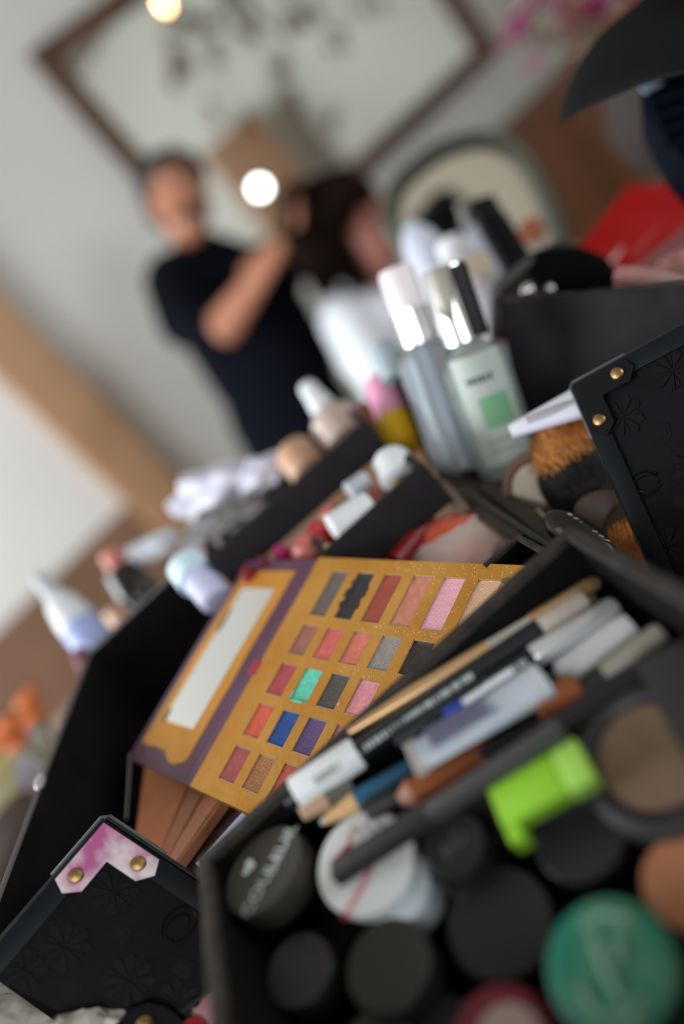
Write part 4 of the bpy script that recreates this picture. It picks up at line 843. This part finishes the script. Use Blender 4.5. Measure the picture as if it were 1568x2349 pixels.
crumple('rose_cloth', 'dull rose coloured cloth under the orange flowers', 5, 1765, (PZ(5, 1765, TZ+.022)-CAM).dot(FW), .040, (.9, 1.0, .3), mat('rose_cloth', (.20, .085, .06), .85), .25, 1.6, 8, 'cloth')
# hinge screw on the left wall rim
o = PZ(104, 1782, 1.052); t = cpart('clear_clip', MB().ball((o.x-.004, o.y, o.z), .0035, sc=(1, 2.2, .8)), mat('clear_clip_plastic', (.35, .32, .36), .08, coat=1))
# ================================================ BOTTLE BAY
# frosted bottle with a chrome cap
t, F_, L_ = stand('toner_bottle', 'tall frosted clear bottle with a mirror chrome cap and a green square on its label', 'bottle', 1176, 1088, 1012, 612, .56, .534,
   [('cap', CHROME, [(.655, .0135), (.66, .0148), (.99, .0148), (1, .0138)])], roll=0)
MB().lathe([(0, 0), (.0245, 0), (.0265, .003), (.0265, L_*.53), (.023, L_*.58), (.013, L_*.63), (.0115, L_*.655), (0, L_*.655)], 40, None, 1, .8).done('bottle', FROST, t)
MB().lathe([(0, .004), (.0235, .004), (.0235, L_*.40), (0, L_*.40)], 32, None, 1, .75).done('liquid', mat('toner_liquid', (.52, .62, .58), .2, trans=.4), t)
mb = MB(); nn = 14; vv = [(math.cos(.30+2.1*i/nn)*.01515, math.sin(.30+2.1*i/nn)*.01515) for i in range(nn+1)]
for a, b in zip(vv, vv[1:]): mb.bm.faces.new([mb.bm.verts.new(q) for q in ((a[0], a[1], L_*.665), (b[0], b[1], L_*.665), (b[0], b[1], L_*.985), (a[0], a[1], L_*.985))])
mb.done('cap_reflection_shell', mat('cap_dark_reflection', (.012, .010, .012), .3), t)  # dark reflection in the chrome cap, built as a black shell
LB = mat('green_label_square', (.16, .36, .20), .6)
def on_bottle(name, m, x0, x1, z0, z1, rad, sy=.8, ang0=0.0):
    mb = MB(); n = 8; vs = []
    for i in range(n+1):
        a = ang0 + (x0+(x1-x0)*i/n); vs.append((math.cos(a)*rad, math.sin(a)*rad*sy))
    for a, b in zip(vs, vs[1:]):
        f = [mb.bm.verts.new((a[0], a[1], z0)), mb.bm.verts.new((b[0], b[1], z0)), mb.bm.verts.new((b[0], b[1], z1)), mb.bm.verts.new((a[0], a[1], z1))]; mb.bm.faces.new(f)
    return mb.done(name, m, t, smooth=True)
on_bottle('label', mat('grey_white_label', (.42, .46, .42), .6), -.75, .85, L_*.10, L_*.60, .0269)
on_bottle('green_square', LB, -.25, .62, L_*.27, L_*.41, .0274)
for k, (a, b) in enumerate(((-.42, -.36), (-.30, -.18), (-.13, -.06), (-.01, .10), (.15, .20), (.26, .36))): on_bottle('lettering', mat('dark_label_print', (.07, .09, .07), .5), a, b, L_*.475, L_*.505, .0273)
for z in (.20, .16): on_bottle('lettering', mat('faint_label_print', (.28, .31, .28), .5), -.4, .5, L_*z, L_*(z+.012), .0273)
# clear perfume like bottle with white cap and chrome collar
t, F_, L_ = stand('mist_bottle', 'slim clear bottle with a pinkish white cap above a chrome collar', 'bottle', 1070, 1080, 905, 616, .590, .575,
   [('cap', mat('pinkish_white_cap', (.76, .68, .70), .4), [(.79, .0125), (.98, .0125), (1, .011)]), ('collar', CHROME, [(.64, .0130), (.80, .0130)])])
MB().lathe([(0, 0), (.0195, 0), (.021, .003), (.021, L_*.55), (.017, L_*.60), (.011, L_*.64), (0, L_*.64)], 36).done('bottle', mat('blue_grey_glass', (.62, .70, .76), .08, trans=.7, ior=1.25), t)
MB().lathe([(0, .004), (.0165, .004), (.0165, L_*.30), (0, L_*.30)], 28).done('liquid', mat('amber_grey_liquid', (.66, .64, .60), .15, trans=.75), t)
MB().tube([(0, 0, .01), (0, 0, L_*.66)], .0022, 8).done('dip_tube', mat('pale_blue_dip', (.5, .62, .75), .2), t)
# bottles further back
stand('white_bottle', 'pale lilac white bottle with a small gold emblem behind the chrome cap', 'bottle', 1160, 770, 1030, 560, .70, .74, [('body', mat('lilac_white', (.62, .58, .64), .4), [(0, .019), (.75, .020), (.86, .013)]), ('cap', WHITEP, [(.84, .014), (1, .013)])])
o = P(1098, 605, .665); t2 = bpy.data.objects['white_bottle']; 
em = MB().lathe([(0, 0), (.010, 0), (.010, .0008), (0, .0008)], 24, t2.matrix_world.inverted() @ frame(o, CAM-o, CX)).done('gold_emblem', mat('dull_gold_print', (.42, .34, .24), .6), t2)
stand('white_bottle', 'smooth lavender white bottle rising behind the two clear bottles', 'bottle', 1172, 905, 940, 520, .825, .88, [('body', mat('lavender_white_bottle', (.58, .60, .70), .45), [(0, .024), (.8, .024), (.93, .017), (1, .008)])])
stand('perfume_bottle', 'silver spray bottle standing left of the black capped bottle', 'bottle', 1170, 640, 1062, 468, .78, .82, [('body', mat('silver_grey_glass', (.30, .32, .38), .2, metal=.3), [(0, .017), (.62, .017), (.70, .010)]), ('sprayer', STEEL, [(.70, .012), (.84, .012), (.86, .008), (1, .008)])])
o0 = P(1205, 650, .76); o1 = P(1098, 470, .80); t = thing('black_bottle', 'square black bottle standing in front of the arched mirror', 'bottle', frame(o0, o1-o0, CX)); Lk = (o1-o0).length
MB().box((-.0135, -.012, 0), (.0135, .012, Lk*.74), bev=.002).done('body', mat('matt_black_glass', (.004, .004, .005), .5, spec=.1), t); MB().box((-.0125, -.011, Lk*.75), (.0125, .011, Lk), bev=.002).done('cap', mat('matt_black_cap', (.006, .006, .007), .5, spec=.1), t)
# pink and yellow
stand('pink_capped_bottle', 'bright yellow rounded bottle with a pink cap left of the bottle bay', 'bottle', 935, 1035, 868, 870, .62, .64, [('bottle', mat('yellow_plastic', (.78, .46, .01), .35), [(0, .012), (.06, .0165), (.36, .0165), (.48, .013)]), ('cap', mat('pink_cap', (.80, .34, .50), .4), [(.44, .0125), (.85, .0130), (1, .011)])])
rod('bronze_stick', 'bronze brown stick just left of the yellow bottle', 'makeup stick', P(872, 1020, .66), P(835, 935, .68), [('stick', mat('bronze_stick', (.34, .14, .07), .45), [(0, .008), (1, .008)])])
stand('clear_atomiser', 'small clear blue cap leaning against the bay wall', 'bottle', 905, 870, 876, 790, .60, .61, [('cap', mat('pale_blue_clear', (.62, .74, .82), .15, trans=.4), [(0, .009), (.9, .010), (1, .008)])])
# white flat tube in the bay
w0 = P(1170, 990, .47); w1 = P(1372, 905, .46); e_ = w1-w0
t = thing('hand_cream', 'white tube lying with its narrow end to the left above the fluffy brush', 'tube', frame_xy(w0, e_, UP.cross(e_)))
flat_tube(MB(), e_.length, .0040, .0175, .004, .0085, 24, 10).done('tube', mat('lilac_white_tube', (.74, .73, .82), .4), t)
MB().box((e_.length*.2, -.010, .0040), (e_.length*.9, -.004, .0062)).done('label_strip', mat('grey_lilac_label', (.52, .50, .56), .5), t)  # grey lilac strip along the tube
# ---- brushes
def bristles(name, label, base, tip, r0, r1, n, cols, parent_handle=None, dome=.35, strand=.0004, seed=1, split=.5):
    base = V(base); tip = V(tip); F_ = frame(base, tip-base, CX); Lh = (tip-base).length; rnd = random.Random(seed)
    t = thing(name, label, 'makeup brush', F_)
    for part, (z0, z1), m in (('dark_bristles', (0, split), cols[0]), ('tip_bristles', (split, 1), cols[1])):
        mb = MB(); bm = mb.bm
        for k in range(n):
            a = rnd.uniform(0, 2*PI); q = math.sqrt(rnd.random()); jl = rnd.uniform(-.10, .10); top = Lh*(1 - dome*q*q + rnd.uniform(-.05, .03)); c, s_ = math.cos(a), math.sin(a)
            def pt(z):
                k2 = z/Lh; rr = (r0 + (r1-r0)*math.sin(min(1, k2*1.25)*PI/2))*q; return V((c*rr, s_*rr, z))
            za = z0*Lh + (jl*Lh*.6 if z0 > 0 else 0); zb_ = min(top, z1*Lh + jl*Lh*.6) if z1 < 1 else top
            if zb_ <= za: continue
            pa, pb, pc = pt(za), pt((za+zb_)/2), pt(zb_) + V((rnd.uniform(-1, 1), rnd.uniform(-1, 1), 0))*Lh*.03
            u = V((-s_, c, 0))*strand
            va = [bm.verts.new(pa-u), bm.verts.new(pa+u), bm.verts.new(pb+u), bm.verts.new(pb-u), bm.verts.new(pc)]
            bm.faces.new((va[0], va[1], va[2], va[3])); bm.faces.new((va[3], va[2], va[4]))
        mb.done(part, m, t, smooth=False, kind='stuff')
    MB().ball((0, 0, Lh*.42), Lh*.44, sc=(r1*.86/(Lh*.44), r1*.86/(Lh*.44), .92), seg=24).done('bristle_core', cols[0], t)
    return t, F_, Lh
DKH = mat('black_bristle', (.008, .007, .008), .7); GOH = mat('ginger_bristle', (.62, .25, .06), .6, var=.3, scale=200)
t, F_, Lh = bristles('powder_brush', 'big fluffy makeup brush with black bristles and ginger tips beside the embossed lid', P(1400, 1190, .50), P(1255, 958, .485), .012, .031, 2800, (DKH, GOH), strand=.00028, seed=3, split=.72, dome=.40)
MB().lathe([(0, -.03), (.012, -.03), (.0135, 0), (.012, .006), (0, .006)], 28).done('ferrule', STEEL, t); MB().tube([(0, 0, -.028), (0, 0, -.06)], [.009, .006]).done('handle', SATINB, t)
t, F_, Lh = bristles('powder_brush', 'smaller brush with ginger bristles half hidden behind the right embossed lid', P(1420, 1165, .46), P(1475, 1330, .425), .008, .0145, 2600, (mat('brown_black_bristle', (.05, .03, .012), .7), mat('orange_ginger_bristle', (.55, .19, .030), .6, var=.3, scale=300)), strand=.00022, seed=8, split=.30, dome=.25)
MB().lathe([(0, -.02), (.008, -.02), (.009, 0), (.008, .004), (0, .004)], 24).done('ferrule', SATINB, t)
# round clear case with rose rim, brown compact, stitched black pouch
F_ = frame(P(1222, 1118, .50), (CAM-P(1222, 1118, .50)).normalized() + V((-.3, 0, .2)), CX)
t = thing('round_mirror', 'round pocket mirror with a rose brown rim beneath the fluffy brush', 'mirror', F_)
MB().lathe([(0, -.004), (.0175, -.004), (.0190, -.001), (.0180, .0015), (.0140, .0015), (.0125, 0), (0, 0)], 48, None, 1, 1.15).done('rim', mat('rose_brown_rim', (.15, .075, .055), .3, coat=.4), t)
MB().lathe([(0, .0002), (.0122, .0002), (.0122, .0010), (0, .0010)], 40, None, 1, 1.15).done('glass', mat('champagne_mirror', (.70, .66, .58), .18, metal=.8), t)
F_ = frame(P(1392, 1172, .455), (CAM-P(1392, 1172, .455)).normalized(), CX)
t = thing('brown_compact', 'dull brown oval compact showing between the fluffy brush and the embossed lid', 'compact', F_)
MB().lathe([(0, -.004), (.0135, -.004), (.0145, -.001), (.0135, .002), (.010, .0028), (0, .003)], 40, None, 1.2, .8).done('case', mat('dull_brown_plastic', (.085, .052, .040), .4), t)
F_ = frame(P(1330, 1235, .43), (CAM-P(1330, 1235, .43)).normalized() + V((0, 0, .6)), P(1400, 1290, .42)-P(1250, 1180, .44))
t = thing('small_pouch', 'small black leather pouch with glinting stitches beside the ginger brush', 'pouch', F_)
MB().ball((0, 0, 0), .02, sc=(1.15, .50, .3), seg=32).done('pouch', mat('soft_black_leather', (.010, .010, .009), .32, coat=.2), t)
for k in range(7): MB().tube([(-.012+.004*k, .0062, .0042), (-.0098+.004*k, .0070, .0036)], .0005, 6).done('stitch', mat('stitch_thread', (.5, .42, .38), .4), t)
# ================================================ REAR RIGHT: pouch, red box, cloth, hat, vase, arched mirror
o = P(1300, 650, .62)
t = thing('black_pouch', 'round topped black pouch with two chrome studs behind the bay wall', 'pouch', frame(P(1290, 640, .63), V((CX*.05+CY*1).normalized()), CX))
MB().ball((0, 0, 0), .05, sc=(.78, .6, .46), seg=36).done('pouch', mat('deep_black_cloth', (.003, .003, .0035), .9, spec=.1), t)
MB().box((-.050, -.02, -.045), (-.015, .02, -.002), bev=.006).done('side_pocket', mat('brown_black_cloth', (.020, .013, .010), .8), t)
MW = t.matrix_world.inverted()
MB().tube([MW @ P(1132, 668, .60), MW @ P(1200, 610, .61), MW @ P(1285, 555, .63)], .0035, 10).done('piping', mat('grey_piping', (.10, .095, .10), .5), t)
for px, py, r in ((1210, 666, .0052), (1262, 662, .0034)): MB().ball(MW @ P(px, py, .585), r).done('stud', CHROME, t)
rb0 = P(1318, 600, .80); ex = P(1470, 430, .86) - rb0; ey = P(1600, 720, .72) - rb0
# red box standing on the table
oR = P(1480, 560, .82); t = thing('red_box', 'glossy red box with a pale streaked logo behind the black pouch', 'box', frame_xy(P(1322, 596, .78), R0, UP) )
REDG = mat('glossy_red_card', (.38, .001, .003), .4, spec=.12)
MB().slab([MWi for MWi in [t.matrix_world.inverted() @ p for p in (P(1310, 590, .78), P(1440, 425, .84), P(1700, 415, .80), P(1420, 640, .72))]], .004, t.matrix_world.inverted() @ CAM).done('lid', REDG, t, smooth=False)
MB().slab([t.matrix_world.inverted() @ p for p in (P(1420, 640, .72), P(1700, 415, .80), P(1800, 600, .80), P(1500, 765, .72))], .004, t.matrix_world.inverted() @ CAM).done('side', mat('shaded_red_card', (.16, .003, .004), .4), t, smooth=False)  # shade of this side is put into the darker red
for a, b, c, d_ in (((1395, 600), (1445, 540), (1432, 600), .003), ((1448, 585), (1520, 510), (1455, 600), .003)):
    pts = [P(*a, .752), P(*b, .785), P(b[0]+18, b[1]+4, .782), P(c[0]+6, c[1]+12, .748)]
    MB().slab([t.matrix_world.inverted() @ (p + (CAM-p)*.006) for p in pts], .0006, t.matrix_world.inverted() @ CAM).done('logo_stroke', mat('pale_logo', (.65, .45, .42), .4), t, smooth=False)
# dusty pink crumpled cloth
PK = mat('dusty_pink_cloth', (.33, .12, .10), .8, col2=(.36, .23, .22), scale=24)
o = P(1500, 640, .52); t = thing('pink_cloth', 'crumpled dusty pink cloth lying on the rim of the bay wall', 'cloth', frame(o, UP, CX))
MWi = t.matrix_world.inverted(); mb = MB()
mb.tube([MWi @ P(1412, 628, .53), MWi @ P(1450, 636, .525), MWi @ P(1520, 655, .515), MWi @ P(1600, 675, .50)], [.005, .0075, .0085, .008], 14)
mb.ball(MWi @ P(1510, 632, .53), .009, sc=(1.4, .8, .8), namp=.3, nfreq=2).ball(MWi @ P(1545, 620, .53), .011, sc=(1.3, .9, .9), namp=.3, nfreq=2, seed=3).ball(MWi @ P(1580, 640, .52), .012, namp=.3, nfreq=2, seed=5)
mb.done('cloth', PK, t)
# hat
HATM = mat('black_woven_straw', (.0055, .0062, .0070), .85, bump=.8, bscale=1300, var=.3, scale=700, spec=.12)
hb0 = P(1560, 120, .50); t = thing('sun_hat', 'black woven hat whose curved brim comes in from the top right corner', 'hat', T(*hb0)); MWi = t.matrix_world.inverted()
up_ = [(1281, 282, .56), (1290, 236, .56), (1318, 165, .56), (1362, 95, .56), (1425, 35, .56), (1520, -40, .57), (1660, -120, .58), (1800, -160, .60)]
lo_ = [(1281, 284, .56), (1312, 262, .535), (1352, 240, .52), (1400, 220, .505), (1470, 190, .49), (1560, 165, .475), (1680, 150, .47), (1800, 160, .47)]
bm = bmesh.new(); g = []; nv = 10
def crm(pts, u):
    n = len(pts)-1; x = u*n; i = min(int(x), n-1); f_ = x-i
    p = [V(pts[max(0, min(n, i+k))]) for k in (-1, 0, 1, 2)]
    return 0.5*((2*p[1]) + (p[2]-p[0])*f_ + (2*p[0]-5*p[1]+4*p[2]-p[3])*f_*f_ + (3*p[1]-p[0]-3*p[2]+p[3])*f_**3)
for i in range(41):
    a = crm(up_, i/40); b = crm(lo_, i/40); row = []
    for j in range(nv+1):
        v = j/nv; q = a.lerp(b, v); q.z -= .03*math.sin(PI*v)*min(1, i/10)*.6
        row.append(bm.verts.new(MWi @ P(q.x, q.y, q.z)))
    g.append(row)
for i in range(40):
    for j in range(nv): bm.faces.new((g[i][j], g[i+1][j], g[i+1][j+1], g[i][j+1]))
mb = MB(); mb.bm = bm; o_ = mb.done('brim', HATM, t); md = o_.modifiers.new('thick', 'SOLIDIFY'); md.thickness = .0022
mb = MB(); mb.tube([MWi @ P(*crm(lo_, k/30)[:]) for k in range(1, 31)], .0013, 8); mb.done('brim_edge', mat('black_brim_edge', (.012, .0105, .010), .8, spec=.1), t)
MB().lathe([(0, .09), (.06, .088), (.078, .07), (.085, 0), (.0, 0)], 40, MWi @ frame(P(1830, 0, .54), CY.lerp(CX, .35) + FW*.2, CX)).done('crown', HATM, t)
# navy folded bag below the brim
o = P(1560, 290, .62); t = thing('navy_bag', 'dark navy folded fabric bag at the right edge under the hat brim', 'bag', frame(P(1585, 270, .64), CY+CX*.3, CX)); MWi = t.matrix_world.inverted()
NVY = mat('navy_satin', (.0025, .0045, .011), .75, bump=.4, bscale=30, spec=.1)
bmx = MB().slab([MWi @ P(x, y, d) for x, y, d in ((1462, 205, .60), (1490, 180, .61), (1700, 120, .60), (1760, 560, .60), (1585, 385, .60), (1530, 320, .60), (1482, 252, .60))], .035, MWi @ CAM)
bmesh.ops.bevel(bmx.bm, geom=list(bmx.bm.edges), offset=.004, segments=3, affect='EDGES'); bmx.done('bag', NVY, t)
for k in range(4): MB().tube([MWi @ P(1490+k*10, 235+k*34, .598), MWi @ P(1550+k*8, 215+k*34, .592), MWi @ P(1660, 190+k*40, .59)], [.002, .004, .003], 10).done('fold', NVY, t)
MB().slab([MWi @ P(x, y, .594) for x, y in ((1468, 202), (1488, 190), (1524, 188), (1482, 214))], .001, MWi @ CAM).done('blue_patch', mat('light_blue_patch', (.42, .55, .78), .5), t, smooth=False)  # pale blue patch on the front of the bag
# vase with magenta flowers behind the hat
fo = P(1405, 250, 1.22); t = thing('flower_vase', 'grey brown vase with magenta and orange flowers behind the hat', 'vase', T(fo.x, min(fo.y, 1.12), TZ)); MWi = t.matrix_world.inverted()
MB().lathe([(0, 0), (.045, 0), (.065, .04), (.07, .09), (.045, .15), (.035, .17), (.045, .18), (.040, .18), (.03, .165), (0, .16)], 32).done('vase', mat('grey_brown_ceramic', (.055, .044, .040), .6, spec=.2), t)
MAG = mat('magenta_petals', (.30, .003, .13), .6, var=.3, scale=40); ORG = mat('orange_petals2', (.34, .045, .006), .6, var=.3, scale=40); GRN2 = mat('olive_leaves', (.09, .10, .035), .6)
rnd = random.Random(5)
def bloom(px, py, d, r, m, nm='bloom'):
    c = MWi @ P(px, py, d); mb = MB()
    for k in range(10):
        a = 2*PI*k/10; M_ = T(*c) @ Matrix.Rotation(a, 4, 'Z') @ Matrix.Rotation(-.5, 4, 'Y'); mb.ball((r*.55, 0, 0), r*.55, M_, seg=10, sc=(1, .75, .3))
    mb.ball(c, r*.4, seg=8); o = mb.done(nm, m, t)
    MB().tube([(0, 0, .15), V((0, 0, .15)).lerp(c, .5) + V((0, 0, .02)), c], .0016, 6).done('stem', GRN2, t)
for px, py, d, r, m in ((1195, 45, 1.30, .020, MAG), (1175, 85, 1.32, .014, MAG), (1225, 15, 1.28, .016, MAG), (1345, 90, 1.22, .030, MAG), (1330, 30, 1.25, .028, ORG), (1375, 20, 1.22, .030, MAG), (1290, 15, 1.3, .024, MAG), (1360, 150, 1.2, .020, MAG), (1420, 60, 1.2, .032, ORG), (1452, 210, 1.12, .013, MAG), (1512, 305, 1.05, .017, MAG), (1310, 95, 1.28, .014, GRN2), (1440, -30, 1.2, .04, MAG), (1255, -20, 1.27, .026, MAG), (1390, 100, 1.2, .03, MAG), (1310, 60, 1.24, .024, MAG), (1205, 70, 1.3, .018, MAG), (1150, 110, 1.33, .012, MAG)):
    bloom(px, py, d, r, m)
for k in range(70):
    px = rnd.uniform(1150, 1400); py = rnd.uniform(-30, 150) if k % 4 else rnd.uniform(-60, 60); c = MWi @ P(px, py, rnd.uniform(1.2, 1.34)); M_ = T(*c) @ Matrix.Rotation(rnd.uniform(0, 6), 4, 'Z') @ Matrix.Rotation(rnd.uniform(-.7, .7), 4, 'X')
    MB().ball((0, 0, 0), .014, M_, seg=8, sc=(1.3, .4, .1)).done('leaf', mat('beige_olive_leaf', (.13, .09, .05), .7) if k % 3 else MAG, t)
# arched mirror standing on the table
am = P(1290, 585, 1.03); bx = P(935, 900, 1.03)
th = V((R0*.96 + V((0, .28, 0)))).normalized()
arc = [(893, 520), (905, 445), (940, 398), (1000, 352), (1060, 328), (1118, 322), (1168, 340), (1205, 378), (1238, 435), (1265, 500), (1295, 590), (1330, 680)]
AO = P(1110, 600, 1.06); an = (CAM-AO); an.z = 0; an = (an.normalized()*.9 + V((.25, 0, .12))).normalized(); AF = frame_xy(AO, UP.cross(an), UP - an*UP.dot(an))
t = thing('arched_mirror', 'small arched table mirror in an olive bronze frame behind the bottles', 'mirror', AF); MWi = AF.inverted()
def onm(px, py):
    r = FW + CX*((px-784)/FPX) - CY*((py-1174)/FPX); n = AF.col[2].xyz; return MWi @ (CAM + r*((AO-CAM).dot(n)/r.dot(n)))
ap = [onm(*crm([(x, y, 0) for x, y in arc], k/44)[:2]) for k in range(45)]
zb2 = (MWi @ V((AO.x, AO.y, TZ+.016))).y; 
ap = [V((ap[0].x, zb2, 0))] + ap + [V((ap[-1].x, zb2, 0))]
MB().tube(ap + [ap[0]], .0125, 12).done('frame', mat('olive_bronze', (.060, .045, .014), .45, metal=.2, col2=(.045, .065, .065), scale=6), t)
MB().prism([(p.x, p.y) for p in ap], -.004, 0).done('glass', mat('warm_mirror', (.80, .74, .62), .05, metal=1), t, smooth=False)
MB().tube([(0, 0, -.01), (0, zb2, -.10)], .005, 8).done('easel_leg', STEEL, t)
rod('orange_ornament', 'small round orange ornament in front of the arched mirror', 'ornament', P(1258, 610, .80), P(1212, 512, .84), [('stem', mat('grey_stem', (.2, .18, .16), .5), [(0, .012), (.05, .012), (.1, .003), (.7, .003)]), ('ball', mat('orange_brown_ball', (.30, .08, .025), .6), [(.62, .006), (.75, .012), (.9, .012), (1, .005)])])

# repeats of one kind carry one group phrase
GR = {'shadow_pot': 'round makeup pots in the front tray', 'eyeliner_pencil': 'pencils in the front tray', 'orange_lip_crayon': 'orange crayons in the front tray', 'tissue': 'crumpled tissues and wraps around the trays',
      'powder_brush': 'fluffy brushes beside the right embossed lid', 'white_bottle': 'pale bottles behind the clear bottles', 'sachet': 'crinkled sachets below the embossed panel', 'nail_polish': 'small nail polish bottles around the stepped trays', 'person': 'people at the mirror'}
for o in COL.objects:
    b = o.name.split('.')[0]
    if o.parent is None and b in GR and 'group' not in o: o['group'] = GR[b]
